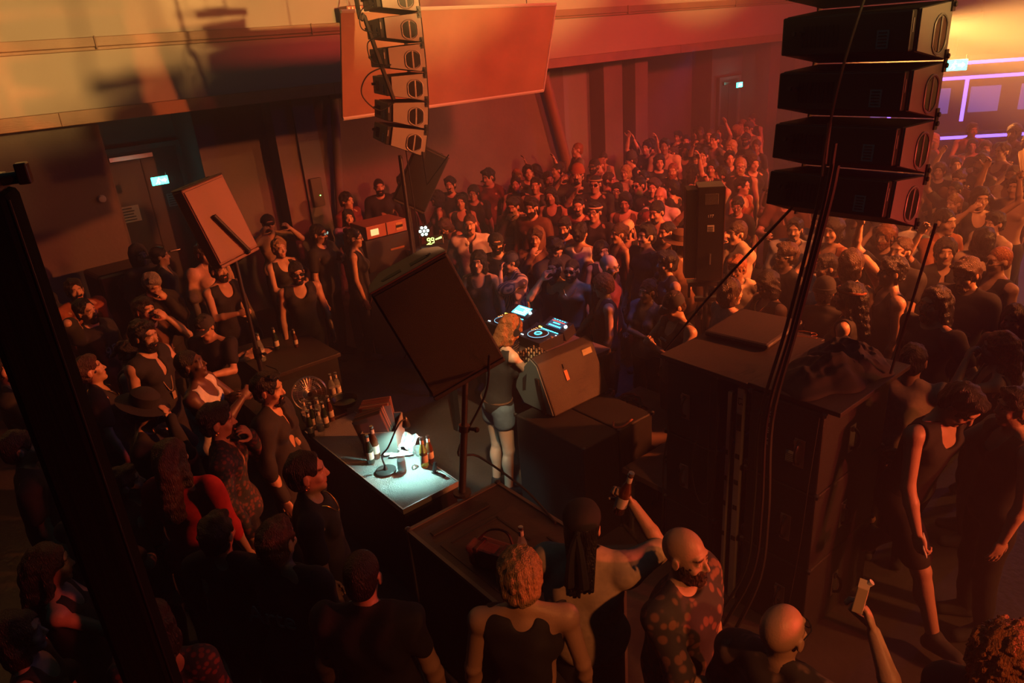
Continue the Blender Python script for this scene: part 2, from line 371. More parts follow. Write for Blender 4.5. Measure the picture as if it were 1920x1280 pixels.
def build_top(G,style,inf,h,seed,crop=False):
    P=top_prims(G,style,inf); T,Rt=G['T'],G['Rt']; sw=G['sw']
    if style in('tee','long','rolled','polo'): P+=[('e',T((0,.03,1.51)),(.078,.075,.055),Rt,-.008)]
    elif style in('shirt','jacket'): P+=[('e',T((0,.045,1.50)),(.062,.075,.075),Rt,-.008),('e',T((0,.12,1.40)),(.022,.06,.09),Rt,-.005)]
    elif style=='vneck': P+=[('e',T((0,.04,1.50)),(.075,.08,.06),Rt,-.008),('e',T((0,.12,1.40)),(.03,.07,.10),Rt,-.006)]
    elif style in('tank','vest'):
        w=1. if style=='tank' else .8
        P+=[('e',T((0,.09,1.47)),(.085*w,.10,.12*w),Rt,-.01),('e',T((0,-.10,1.50)),(.075*w,.07,.09*w),Rt,-.01)]
        P+=[('c',T((s*(sw+.045),0,1.50)),T((s*(sw+.035),0,1.33)),.078,.062,-.01) for s in (-1,1)]
    zb={True:1.12,False:.90}[crop]
    cl=[lambda x,y,z:(zb-z)+.006*np.sin(9*x+5*y)]
    v,o=sdf(P,h,.04,folds(seed,.011 if style!='tank' else .006),cl)
    return snet(v,o,h)
def build_pants(G,kind,h,seed):
    P=[('e',A3(0,0,.965),(.178,.13,.125),None,.03)]
    for sd in 'RL':
        th=G['th'+sd][0]; kn,an=G['kn'+sd],G['an'+sd]
        if kind=='shorts': P+=[('c',th[1],th[1]+(kn-th[1])*.8,.105,.088,.03)]
        elif kind=='hotpants': P+=[('c',th[1],th[1]+(kn-th[1])*.32,.10,.099,.03)]
        elif kind=='skirt': P+=[('c',th[1],th[1]+(kn-th[1])*.55,.11,.13,.08)]
        else: P+=[('c',th[1],kn,.098,.070,.03),('c',kn,an+A3(0,0,.0),.070,.056,.03)]
    v,o=sdf(P,h,.04,folds(seed,.006),[lambda x,y,z:z-1.01])
    return snet(v,o,h)
def build_shoes(G,h,sd):
    P=[]
    for sd in sd:
        for p in G['ft'+sd]: P.append(('c',p[1],p[2],p[3]+.012,p[4]+.012,.015))
        a,t=G['an'+sd],G['toe'+sd]; P.append(('c',a+A3(0,0,.02),a,.045,.045,.02))
    v,o=sdf(P,h,.03,None,[lambda x,y,z:.002-z]); return snet(v,o,h)
def build_hair(G,style,h,seed):
    Hh,Rh=G['Hh'],G['Rh']; P=[]
    e={'short':.013,'buzz':.0045,'crop':.009,'curly':.026,'long':.014,'bun':.010,'bob':.02,'afro':.05,'side':.018,'pony':.011,'receding':.007,'wavy':.02,'dreads':.012}[style]
    P.append(('e',Hh((0,-.016,1.668)),(.074+e,.092+e,.088+e),Rh,.02))
    P.append(('e',Hh((0,-.045,1.61)),(.062+e,.055+e,.062+e),Rh,.02))
    fz=1.60; 
    if style=='side': P.append(('e',Hh((.02,.05,1.735)),(.06,.05,.028),Rh,.02))
    if style=='short': P.append(('e',Hh((0,.045,1.735)),(.055,.045,.025),Rh,.02))
    if style=='bob': P+=[('e',Hh((0,-.03,1.59)),(.095,.08,.10),Rh,.02)]
    if style=='wavy': P+=[('e',Hh((s*.07,-.01,1.57)),(.038,.05,.10),Rh,.02) for s in (-1,1)]+[('e',Hh((0,-.06,1.55)),(.08,.045,.12),Rh,.02)]
    if style in('long',):
        P+=[('c',Hh((0,-.07,1.62)),G['T']((0,-.125,1.34)),.075,.06,.03)]+[('c',Hh((s*.065,-.015,1.63)),G['T']((s*.09,-.04,1.38)),.032,.03,.02) for s in (-1,1)]
    if style=='dreads':
        r=np.random.RandomState(seed)
        for q in range(11):
            t=-1.2+2.4*q/10; P.append(('c',Hh((.075*math.sin(t),-.03-.06*math.cos(t),1.64)),G['T']((.060*math.sin(t)+r.rand()*.02,-.13-r.rand()*.02,1.33+r.rand()*.12)),.012,.009,.002))
    if style=='bun': P+=[('e',Hh((0,-.10,1.73)),(.036,.036,.034),Rh,.01)]
    if style=='pony': P+=[('c',Hh((0,-.12,1.68)),Hh((0,-.15,1.50)),.028,.014,.02)]
    # face opening
    yy=.062
    P.append(('e',Hh((0,.115,1.612)),(.074,.078,.092 if style!='receding' else .125),Rh,-.012))
    if style in('short','crop','buzz','receding','side','curly','bun','pony','afro'):
        for s in (-1,1): P.append(('e',Hh((s*.086,.012,1.615)),(.032,.034,.048),Rh,-.008))
        P.append(('e',Hh((0,.06,1.55)),(.12,.09,.05),Rh,-.01)); P.append(('e',Hh((0,-.04,1.51)),(.12,.12,.04),Rh,-.01))
    nz={'curly':curlnoise(seed,.0035,90),'afro':curlnoise(seed,.010,120),'buzz':None,'short':curlnoise(seed,.005,70),'crop':curlnoise(seed,.003,90),'dreads':None}.get(style,curlnoise(seed,.005,55))
    v,o=sdf(P,h,.03,nz); return snet(v,o,h)
def build_beard(G,full,h,seed):
    Hh,Rh=G['Hh'],G['Rh']; e=.009 if full<2 else .018
    P=[('e',Hh((0,.030,1.590)),(.058+e,.064+e,.075+e*.8),Rh,.02),('e',Hh((0,.066,1.535)),(.028+e,.024+e,.022+e),Rh,.025)]
    if full>1: P.append(('e',Hh((0,.07,1.50)),(.05,.035,.05),Rh,.03))
    P+=[('e',Hh((0,.11,1.640)),(.072,.075,.042),Rh,-.006),('e',Hh((0,.10,1.571)),(.021,.03,.009),Rh,-.003),('e',Hh((0,-.05,1.62)),(.12,.07,.15),Rh,-.006)]
    if full==0: P+=[('e',Hh((s*.06,.06,1.58)),(.035,.06,.07),Rh,-.005) for s in (-1,1)]
    v,o=sdf(P,h,.02,curlnoise(seed,.0025,120)); return snet(v,o,h)
def hframe(G):
    M=Matrix([[*G['Rh'][0],0],[*G['Rh'][1],0],[*G['Rh'][2],0],[0,0,0,1]]); M.translation=Vector(G['Hh']((0,0,0))); return M
def head_extra(G,kind,par,col='black'):
    M=hframe(G); m=cloth_mat(PC.get(col,PC['black'])); b=MB()
    if kind in('cap','capback'):
        prof=[(.098*math.cos(t),1.672+.088*math.sin(t)) for t in [i*math.pi/2/7 for i in range(7)]]+[(.006,1.762)]
        b.lathe([(.101,1.660)]+prof,20,M@Matrix.Translation((0,-.014,0))); s=1 if kind=='cap' else -1
        vs=[];n=11
        for zz,th in ((0,0),(-.006,0)):
            for i in range(n):
                a=-1.15+2.3*i/(n-1); vs+= [(.088*math.sin(a),s*.088*math.cos(a)-.014,1.668+zz),(.088*math.sin(a)*.95,s*(.088*math.cos(a)+.075*math.cos(a*.9))-.014,1.66+zz-.012)]
        fs=[]
        for k in (0,1):
            for i in range(n-1): q=k*2*n+2*i; fs.append((q,q+1,q+3,q+2))
        for i in range(n-1): fs.append((2*i+1,2*n+2*i+1,2*n+2*i+3,2*i+3))
        b.add(vs,fs,M); b.build('cap',m,par,smooth=True)
    elif kind=='brimhat':
        b.lathe([(.175,1.676),(.178,1.68),(.12,1.69),(.1,1.695),(.096,1.76),(.06,1.79),(.01,1.795)],24,M@Matrix.Translation((0,-.014,0))@Matrix.Translation((0,0,1.69))@Matrix.Rotation(-.12,4,'X')@Matrix.Translation((0,0,-1.69))); b.build('hat',m,par,smooth=True)
    elif kind=='beanie':
        b.lathe([(.097,1.655),(.104,1.66),(.104,1.70),(.097,1.705),(.092,1.74),(.07,1.78),(.03,1.80),(.004,1.802)],22,M@Matrix.Translation((0,-.014,0))); b.build('beanie',m,par,smooth=True)
    elif kind in('bandana','wrap'):
        b.lathe([(.092,1.675),(.098,1.69),(.095,1.72),(.078,1.752),(.045,1.772),(.004,1.776)],22,M@Matrix.Translation((0,-.016,0))@Matrix.Diagonal((.93,1.08,1,1)))
        b.cyl((0,-.11,1.675),(0,-.135,1.668),.016,.012,8,M=M)
        for s in (-1,1):
            b.tube(spline([(0,-.13,1.67),(s*.02,-.16,1.60),(s*.03,-.17,1.50),(s*.035,-.165,1.42)],4),[.014+.001*i for i in range(13)],6,M)
        b.build('bandana',m,par,smooth=True)
    elif kind=='band':
        b.tube([(.086*math.sin(t),-.014+.104*math.cos(t),1.695+.008*math.cos(t)) for t in [2*math.pi*i/20 for i in range(20)]],.012,6,M,closed=True); b.build('headband',m,par,smooth=True)
    elif kind=='hood':
        b.lathe([(.10,1.50),(.115,1.58),(.112,1.68),(.085,1.75),(.04,1.78),(.004,1.785)],20,M@Matrix.Translation((0,-.045,0))); b.build('hood',m,par,smooth=True)
    elif kind in('sunglasses','glasses','topglasses'):
        dz,dy,rx=(0,0,0) if kind!='topglasses' else (.092,-.035,-.5)
        K=M@Matrix.Translation((0,.1+dy,1.641+dz))@Matrix.Rotation(rx,4,'X')
        fm=mat('eyewear_frame',(.012,.012,.014),.25); lm=mat('dark_lens',(.01,.01,.012),.06,coat=1.) if kind!='glasses' else mat('clear_lens',(.9,.9,.9),.05,alpha=.15)
        for s in (-1,1):
            pts=[(s*.033+.024*math.cos(t)*(1 if abs(math.cos(t))<.9 else .95),.0-.006*abs(math.cos(t)),.018*math.sin(t)) for t in [2*math.pi*i/14 for i in range(14)]]
            b.tube(pts,.0026 if kind!='sunglasses' else .004,5,K,closed=True)
            b.tube([(s*.056,-.004,.006),(s*.074,-.03,.006),(s*.078,-.10,-.004)],.003,5,K)
        b.tube([(-.01,.001,.005),(.01,.001,.005)],.003,5,K)
        g=b.build('glasses' if kind=='glasses' else 'sunglasses',fm,par,smooth=True)
        L=MB()
        for s in (-1,1):
            L.add([(s*.033+.023*math.cos(t),-.002,.017*math.sin(t)) for t in [2*math.pi*i/14 for i in range(14)]]+[(s*.033+.023*math.cos(t),-.004,.017*math.sin(t)) for t in [2*math.pi*i/14 for i in range(14)]],[tuple(range(14)),tuple(range(27,13,-1))]+[(i,(i+1)%14,14+(i+1)%14,14+i) for i in range(14)],K)
        l=L.build('lens',lm,par); l.parent=g
    elif kind=='headphones':
        b.tube([(.098*math.sin(t),-.005,1.665+.104*math.cos(t)) for t in [-1.6+3.2*i/14 for i in range(15)]],.008,6,M)
        for s in (-1,1): b.cyl((s*.082,-.005,1.635),(s*.11,-.005,1.635),.036,.034,14,M=M)
        b.build('headphones',mat('headphone_plastic',(.02,.02,.022),.3),par,smooth=True)
    elif kind=='earring':
        for s in (-1,1): MB().tube([(s*.088,-.004+.009*math.sin(t),1.588+.011*math.cos(t)) for t in [2*math.pi*i/12 for i in range(12)]],.0016,5,M,closed=True).build('earring',mat('gold',(.8,.5,.15),.25,1.),par,smooth=True)
    elif kind in('necklace','lanyard','chain'):
        T=G['T']; ln={'necklace':.06,'lanyard':.30,'chain':.10}[kind]
        pts=[T((.075*math.sin(t),-.01+.075*math.cos(t) if math.cos(t)<0 else .03+.095*math.cos(t)**.6,1.465-ln*max(0,math.cos(t))**1.5)) for t in [2*math.pi*i/24 for i in range(24)]]
        b.tube(pts,.003 if kind!='lanyard' else .005,5,closed=True)
        if kind=='lanyard': p=T((0,.135,1.46-ln)); b.box(p[0]-.02,p[0]+.02,p[1]-.004,p[1]+.004,p[2]-.06,p[2])
        b.build(kind,mat('gold',(.8,.5,.15),.25,1.) if kind!='lanyard' else cloth_mat(PC['tan']),par,smooth=True)
    elif kind=='fan_earpiece': pass
_cache={}
def cached(key,fn):
    if key not in _cache: _cache[key]=fn()
    return _cache[key]
def person(label,loc,face,height=1.75,skin='olive',hair='short',hc='hblack',beard=None,top='tee',tc='black',bottom='trousers',bc='black',extras=(),h=.011,group=None,crop=False,seed=0,shoec='charcoal',inf=.014,topmat=None,**pose):
    """face: compass bearing (degrees, 0 = +Y, 90 = +X) the person looks along"""
    pk=repr(sorted(pose.items(),key=lambda t:t[0])); key=(pk,h)
    G=cached(('G',pk),lambda:make_pose(**pose))
    root=empty('person',label,'person',loc,(0,0,-math.radians(face)),group,height/1.75)
    root['_p']=1; del root['_p']
    sk=mat('skin_'+skin,skincol(skin),.48,attr='Col',bump=.08,bscale=120)
    def bd():
        P=G['torso']+G['neck']+G['head']
        for sd in 'RL':
            for g in ('ua','fa','ha'): P=P+G[g+sd]
            for g in ('th','ca','ft'): P=P+G[g+sd]
        v,o=sdf(P,h,.03); V,Q=snet(v,o,h)
        return V,Q
    V,Q=cached(('B',key),bd)
    bk=('BM',key,hc in('blond','ginger','hgrey'))
    if bk not in _cache: _cache[bk]=mesh_np('body',V,Q,sk,bodycols(V,G,(.45,.35,.28) if bk[2] else (.10,.08,.08)))
    def link(name,me,m):
        o=bpy.data.objects.new(name,me); COL.objects.link(o); o.parent=root
        o.material_slots[0].link='OBJECT'; o.material_slots[0].material=m; return o
    link('body',_cache[bk],sk)
    hs=min(h,.008)
    if top!='none':
        tm=topmat or cloth_mat(PC[tc]); me=cached(('T',key,top,inf,crop),lambda:mesh_np('top',*build_top(G,top,inf,h,seed,crop),tm))
        link({'tank':'tank_top','tee':'t_shirt','long':'long_sleeve_top','shirt':'shirt','jacket':'jacket','vest':'vest','vneck':'t_shirt','hoodie':'hoodie','rolled':'shirt','polo':'polo_shirt'}.get(top,'shirt'),me,tm)
    if bottom!='none':
        bmm=cloth_mat(PC[bc]); hb=max(h,.011); me=cached(('P',pk,hb,bottom),lambda:mesh_np('trousers',*build_pants(G,bottom,hb,seed+5),bmm)); link({'trousers':'trousers','shorts':'shorts','hotpants':'shorts','skirt':'skirt'}[bottom],me,bmm)
    sm=cloth_mat(PC[shoec],'shoe'); hb=max(h,.012); [link('shoe',cached(('S',pk,hb,sd_),lambda:mesh_np('shoe',*build_shoes(G,hb,sd_),sm)),sm) for sd_ in 'RL']
    if hair!='bald':
        hm=hair_mat(hc); me=cached(('H',pk,hs,hair),lambda:mesh_np('hair',*build_hair(G,hair,hs,seed+3),hm)); link('hair',me,hm)
    if beard is not None:
        hm=hair_mat(hc); me=cached(('R',pk,hs,beard),lambda:mesh_np('beard',*build_beard(G,beard,hs*.8,seed),hm)); link('beard',me,hm)
    for e in extras:
        k,c=(e.split(':')+['black'])[:2]; head_extra(G,k,root,c)
    return root,G
def atd(px,py,D):
    v=RC@np.array([(px-960)/FPX,-(py-640)/FPX,-1.]); return CC+v*(D/math.hypot(v[0],v[1]))
# ================================================================ the hall
RZ=(0,0,AZ)
M_wall=mat('painted_plaster',(.46,.40,.34),.8,bump=.12,bscale=6,var=.07,vscale=.8)
M_wallr=mat('rough_concrete_wall',(.20,.17,.16),.9,bump=.3,bscale=12,var=.15,vscale=1.2)
M_wallb=mat('grey_blue_wall',(.17,.18,.19),.85,bump=.2,bscale=14,var=.1,vscale=1.5)
M_door=mat('door_paint',(.055,.06,.065),.55)
M_trim=mat('varnished_wood_trim',(.30,.17,.10),.45,bump=.2,bscale=14,aniso=(1,8,8),var=.15,vscale=3)
M_floor=mat('worn_floor',(.075,.065,.06),.42,bump=.25,bscale=20,var=.35,vscale=1.5)
M_blk=mat('black_textured_paint',(.015,.014,.014),.55,bump=.35,bscale=240)
M_blk2=mat('black_gloss_plastic',(.014,.014,.015),.3)
M_rub=mat('black_rubber',(.012,.012,.012),.6)
M_grille=mat('perforated_grille',(.008,.009,.010),.6,0,bump=1.,bscale=420)
M_steel=mat('bare_steel',(.5,.5,.5),.32,1.,bump=.05,bscale=40)
M_dsteel=mat('dark_steel',(.08,.08,.085),.4,.8)
M_plate=mat('speaker_side_plate',(.40,.38,.36),.42,.15,bump=.06,bscale=120)
M_amp=mat('amplifier_housing',(.016,.015,.015),.5)
M_lab=mat('white_label',(.62,.60,.56),.6)
M_ink=mat('black_ink',(.015,.015,.015),.7)
M_white=mat('white_print',(.7,.7,.68),.6)
M_alu=mat('aluminium_profile',(.62,.6,.57),.38,.7,bump=.05,bscale=60)
M_ply=mat('black_stained_plywood',(.034,.024,.022),.5,bump=.2,bscale=18,aniso=(1,10,1),var=.15,vscale=6)
M_deck=mat('stage_deck_ply',(.19,.12,.085),.55,bump=.2,bscale=16,aniso=(1,8,1),var=.2,vscale=4)
M_table=mat('grey_tray_table',(.34,.36,.35),.38,.25,bump=.5,bscale=150)
M_green=mat('exit_green',(.05,.4,.3),.4,emit=(.06,.85,.62),est=3.2)
M_greenw=mat('exit_white',(.8,.9,.9),.4,emit=(.55,1.,.92),est=4.5)
def struct(name,mb,m,**k):
    o=mb.build(name,m,loc=(0,0,0),rot=RZ,**k); o['kind']='structure'; return o
struct('floor',MB().box(-8,31,-9,15,-.12,0),M_floor)
struct('wall_upper',MB().box(-6,30,10.5,10.8,3.22,7.2),M_wall)
struct('ceiling_soffit',MB().box(-6,30,10.8,13.3,3.35,3.5),M_wallr)['kind']='structure'
b=MB(); b.box(-6,30,10.40,10.52,3.18,3.34)
for x in (1.6,5.2,9.0,13.2,17.6,22): b.box(x,x+.012,10.39,10.41,3.18,3.34)
struct('trim_1',b,M_trim,bevel=.01)
b=MB(); b.box(-6,30,10.42,10.52,4.03,4.14); b.box(-6,30,10.45,10.52,3.99,4.03)
for x in (2.2,5.0,8.4,11.6,15.1): b.box(x,x+.02,10.40,10.43,4.0,4.15)
struct('trim_2',b,M_trim,bevel=.008)
b=MB(); b.box(-6,2.15,11.3,11.5,0,3.4); struct('wall_left',b,M_wallr)
b=MB(); b.box(2.13,2.16,11.3,12.5,0,3.4); b.box(3.37,3.40,11.3,12.5,0,3.4); b.box(2.16,3.37,12.3,12.5,0,3.4); struct('wall_recess',b,M_wallb)
def door(n,x0,x1,y,z1):
    d=MB().box(x0,x1,y-.05,y,0,z1).build(f'door_{n}',M_door,loc=(0,0,0),rot=RZ,bevel=.006); d['kind']='structure'
    b=MB(); b.box(x0-.07,x0,y-.09,y,0,z1+.07); b.box(x1,x1+.07,y-.09,y,0,z1+.07); b.box(x0,x1,y-.09,y,z1,z1+.07); b.build('door_frame',M_wallb,d)
    b=MB(); b.box((x0+x1)/2-.008,(x0+x1)/2+.008,y-.056,y-.045,0.02,z1-.02); b.build('door_gap',M_ink,d)
    b=MB(); b.cyl(((x0+x1)/2+.08,y-.06,1.05),((x0+x1)/2+.08,y-.11,1.05),.012); b.cyl(((x0+x1)/2+.08,y-.11,1.05),((x0+x1)/2+.22,y-.11,1.05),.012); b.build('door_handle',M_steel,d,smooth=True)
    b=MB(); b.box(x0+.1,x1-.35,y-.10,y-.05,z1-.12,z1-.05); b.build('door_closer',M_steel,d,bevel=.005)
    return d
door(1,2.24,3.3,12.28,2.62)
b=MB(); b.box(3.40,4.40,11.3,11.5,0,3.4); struct('wall_middle',b,M_wallb)
b=MB(); b.box(4.40,4.72,10.95,11.5,0,3.3); struct('column_1',b,M_wallr)
b=MB(); b.box(4.72,5.06,10.9,11.5,0,3.3); struct('column_2',b,M_wallb)
b=MB(); b.box(5.06,10.65,11.3,11.5,0,3.4); struct('wall_back',b,M_wallr)
b=MB(); b.box(10.65,11.4,11.32,11.5,0,3.4); struct('wall_pale',b,mat('pale_blue_wall',(.30,.33,.36),.85,bump=.15,bscale=12))
b=MB(); b.box(11.4,11.95,10.9,11.5,0,3.3); b.box(12.35,12.75,10.9,11.5,0,3.3); struct('column_3',b,M_wallr,bevel=.01)
b=MB(); b.box(11.95,12.35,11.9,12.0,0,3.4); struct('wall_niche',b,M_wallr)
b=MB(); b.box(12.75,16.1,12.3,12.5,0,3.4); b.box(12.73,12.76,11.3,12.5,0,3.4); b.box(16.08,16.11,11.7,12.5,0,3.4); struct('wall_alcove',b,M_wallr)
b=MB(); b.box(16.11,17.35,11.7,11.9,0,3.4); struct('wall_exit',b,mat('teal_grey_wall',(.16,.2,.2),.8,bump=.15,bscale=10))
door(2,16.35,17.1,11.69,2.35)
b=MB()
for x in (17.35,18.5,20.4,22.5,25): b.box(x,x+.45,10.9,11.5,0,3.3)
b.box(17.35,30,11.5,11.7,0,3.4); struct('wall_far_side',b,M_wallr)
b=MB(); b.box(29,29.3,-9,11.5,2.6,7.2); b.box(30.2,30.5,-9,11.5,0,2.7); b.box(29,30.5,-9,11.5,2.55,2.62); struct('wall_far',b,M_wall)
# wall fittings
def atS(name,label,cat,x,y,z,rot=0,group=None,rx=0,ry=0):
    return empty(name,label,cat,W(x,y,z),(rx,ry,AZ+rot),group)
def exit_sign(label,x,y,z,s=1.,flip=1,rot=0,hang=True):
    r=atS('exit_sign',label,'exit sign',x,y,z,rot)
    MB().box(-.17*s,.17*s,-.012,.012,-.085*s,.085*s).build('sign_panel',M_green,r,bevel=.003)
    b=MB(); q=-.0135
    fig=[(-.10,-.06),(-.075,-.055),(-.055,-.015),(-.03,-.045),(-.045,-.065),(-.02,-.065),(-.005,-.035),(-.03,.0),(-.015,.02),(.01,.012),(.012,.026),(-.012,.036),(-.045,.03),(-.065,.008),(-.055,0),(-.06,-.012)]
    b.prism([(x_*s,z_*s) for x_,z_ in fig],q,q-.002)
    b.cyl((-.018*s,q,.053*s),(-.018*s,q-.002,.053*s),.014*s,n=10)
    b.prism([(.03*s,-.02*s),(.09*s,-.02*s),(.09*s,-.045*s),(.14*s,.0),(.09*s,.045*s),(.09*s,.02*s),(.03*s,.02*s)],q,q-.002)
    b.build('running_figure_and_arrow',M_greenw,r)
    if hang:
        b=MB()
        for sx in (-.15,.15): b.cyl((sx*s,0,.085*s),(sx*s,0,.16*s),.005)
        b.build('bracket',M_dsteel,r)
    l=bpy.data.lights.new('sign_glow','AREA'); l.shape='RECTANGLE'; l.size=.34*s; l.size_y=.17*s; l.color=(.1,1.,.75); l.energy=5*s
    lo=bpy.data.objects.new('sign_glow',l); COL.objects.link(lo); lo.parent=r; lo.location=(0,-.02,0); lo.rotation_euler=(math.pi/2,0,0)
    return r
exit_sign('green glowing exit sign hanging before the dark double door in the left recess',2.74,11.3,2.26,.66,hang=True)
exit_sign('small green glowing exit sign above the far door beside the tall columns',16.68,11.3,2.22,.7,hang=False)
exit_sign('pale green exit sign in the orange haze beside the large speaker array',*S(atz(1792,122,2.75)),2.75,1.05,hang=True,rot=math.radians(-50))
def wall_note(label,x,y,z,w,h,col,rows=5):
    r=atS('paper_notice',label,'notice',x,y,z); m=mat('notice_'+str(col[0]),col,.7)
    MB().box(-w/2,w/2,-.004,.0,-h/2,h/2).build('sheet',m,r)
    b=MB(); R=random.Random(3)
    for i in range(rows):
        zz=h*.36-i*h*.72/(rows-1); b.box(-w*.40,w*(.1+.3*R.random()),-.0055,-.004,zz-h*.035,zz+h*.035)
    b.build('printed_lines',M_ink,r); return r
wall_note('pale paper notice taped beside the recess door, lower left of its exit sign',2.42,12.22,1.72,.30,.24,(.5,.47,.42))
wall_note('bluish paper notice on the recess door, right of its exit sign',3.12,12.22,1.82,.24,.2,(.30,.42,.5))
r=atS('smoke_detector','small round detector on the reddish wall left of the recess door','detector',1.95,11.3,2.15)
b=MB(); b.lathe([(.05,0),(.055,.02),(.04,.045),(.015,.05)],16,Matrix.Rotation(math.pi/2,4,'X')); b.build('housing',M_lab,r,smooth=True)
r=atS('control_box','metal control box with small green lamp on the grey column','box',4.86,10.9,1.75)
MB().box(-.09,.09,-.07,0,-.22,.22).build('housing',M_dsteel,r,bevel=.006); MB().ball((.03,-.075,-.05),.008,8).build('lamp',mat('led_green',(.1,.6,.1),.4,emit=(.2,1.,.1),est=20),r)
r=atS('fire_cabinet','framed cabinet hanging on the far red wall behind the crowd','cabinet',13.2,12.25,1.75)
MB().box(-.2,.2,-.1,0,-.35,.35).build('housing',M_door,r,bevel=.01); MB().box(-.15,.15,-.108,-.1,-.3,.3).build('panel',M_wallr,r)
def pipe(label,p,q,rad,m=M_dsteel,name='steel_pipe'):
    r=empty(name,label,'pipe',W(*q)); A=W(*p)-W(*q)
    MB().cyl((0,0,0),A,rad,n=14).build('shaft',m,r,smooth=True)
    b=MB(); b.cyl(A*.93,A*.95,rad*1.25,n=14); b.cyl((0,0,0),A.normalized()*.02,rad*1.5,n=14); b.build('collar',m,r,smooth=True); return r
pipe('dark pipe running down the red wall beside the grey column',(5.60,11.2,3.3),(5.15,11.1,0),.07,M_wallr)
pipe('slanting brown steel strut under the far end of the hanging board',(9.9,11.1,3.25),(10.85,11.1,0),.10,M_trim,'steel_strut')
pipe('thin slanting strut between the two dark far columns',(12.05,11.7,3.2),(12.2,11.6,.6),.05,M_wallb,'steel_strut')
# hanging board
TL=Vector((4.2,7.95,4.17)); TR=Vector((7.42,7.95,4.13)); BR=Vector((7.42,8.3,3.02)); BL=Vector((4.2,8.3,3.02))
r=empty('hanging_board','large brown board with bright metal edges hung beside the smaller array','board',W(*BL))
def slab(name,pts,n,th,m,par,org):
    vs=[W(*p)-org for p in pts]; nn=Vector(n).normalized()*th; vs+=[v+nn for v in vs]
    return MB().add(vs,[(0,1,2,3),(7,6,5,4),(0,4,5,1),(1,5,6,2),(2,6,7,3),(3,7,4,0)]).build(name,m,par)
og=W(*BL); nrm=W(0,1,.3)
slab('panel',[BL,BR,TR,TL],nrm,.03,mat('brown_board',(.34,.19,.12),.6,bump=.1,bscale=8,var=.12,vscale=2.5),r,og)
def bar3(name,p,q,rad,m,par,org): return MB().cyl(W(*p)-org,W(*q)-org,rad,n=6).build(name,m,par)
M_edge=mat('polished_metal_edge',(.85,.82,.72),.3,.4)
bar3('edge_strip',TL,TR,.022,M_edge,r,og); bar3('edge_strip',BL,BR,.022,M_edge,r,og); bar3('edge_strip',TR,BR,.016,M_edge,r,og)
for x in (4.9,6.9): bar3('suspension_cable',(x,7.95,4.14),(x,7.95,7.1),.006,M_dsteel,r,og)
# ================================================================ speakers
def cabinet(label,group,fp,pitch,yaw=AZ,w=.66):
    """one flown cabinet, origin at the front top edge; front faces +x"""
    r=empty('line_array_speaker',label,'speaker',fp,(0,math.radians(pitch),yaw),group)
    h=.268; prof=[(0,0),(0,-h),(-.36,-h+.062),(-.36,-.022)]
    MB().prism(prof,-w/2,w/2).build('cabinet_body',M_blk,r,bevel=.006)
    for s in (-1,1):
        b=MB(); y=s*w/2; b.prism([(-.004,-.006),(-.004,-h+.006),(-.355,-h+.066),(-.355,-.026)],y,y+s*.008); b.build('side_plate',M_plate,r)
        b=MB(); cx,cz=-.125,-.145; n=22
        ov=[(cx+.075*max(-1,min(1,1.15*math.cos(t))),cz+.088*math.sin(t)*(1 if abs(math.cos(t))>.3 else 1)) for t in [2*math.pi*i/n for i in range(n)]]
        b.tube([(p[0],y+s*.010,p[1]) for p in ov],.006,6,closed=True); hr=b.build('handle_rim',M_plate,r,smooth=True)
        b=MB(); b.prism([(cx+(p[0]-cx)*.86,cz+(p[1]-cz)*.86) for p in ov],y+s*.0085,y+s*.0115); b.build('handle_recess',M_blk2,hr)
        b=MB(); b.box(cx-.008,cx+.008,y+s*.0125-.002,y+s*.0125+.004,cz-.078,cz+.078); b.build('handle_bar',M_plate,hr,bevel=.002)
        for z in (-.02,-h+.02): b=MB(); b.cyl((-.012,y+s*.008,z),(-.012,y+s*.026,z),.012,n=8); b.box(-.03,.004,y+s*.008,y+s*.016,z-.03,z+.03); b.build('rigging_pin',M_dsteel,r)
    MB().box(-.006,.012,-w/2+.01,w/2-.01,-h+.01,-.01).build('front_grille',M_grille,r,bevel=.003)
    b=MB(); b.box(-.41,-.36,-w/2+.008,w/2-.008,-h+.066,-.026)
    a=b.build('amplifier_box',M_amp,r,bevel=.008)
    b=MB()
    for i in range(9): b.box(-.413,-.41,.02+i*.022,.03+i*.022,-h+.10,-.07)
    b.build('cooling_fins',M_blk2,a)
    MB().box(-.40,-.390,-w/2+.005,-w/2+.008,-.12,-.06).build('rating_plate',M_plate,a)
    lb=MB().box(-.4145,-.4105,-.22,-.165,-.185,-.105).build('label',M_lab,a)
    b=MB()
    for i in range(5): b.box(-.416,-.4145,-.212,-.173,-.175+i*.014,-.169+i*.014)
    b.build('printing',M_ink,lb)
    b=MB(); b.cyl((-.41,.20,-.10),(-.45,.20,-.105),.014,n=10); b.cyl((-.41,.24,-.10),(-.43,.24,-.1),.01,n=8); b.build('connector',M_dsteel,a,smooth=True)
    return r
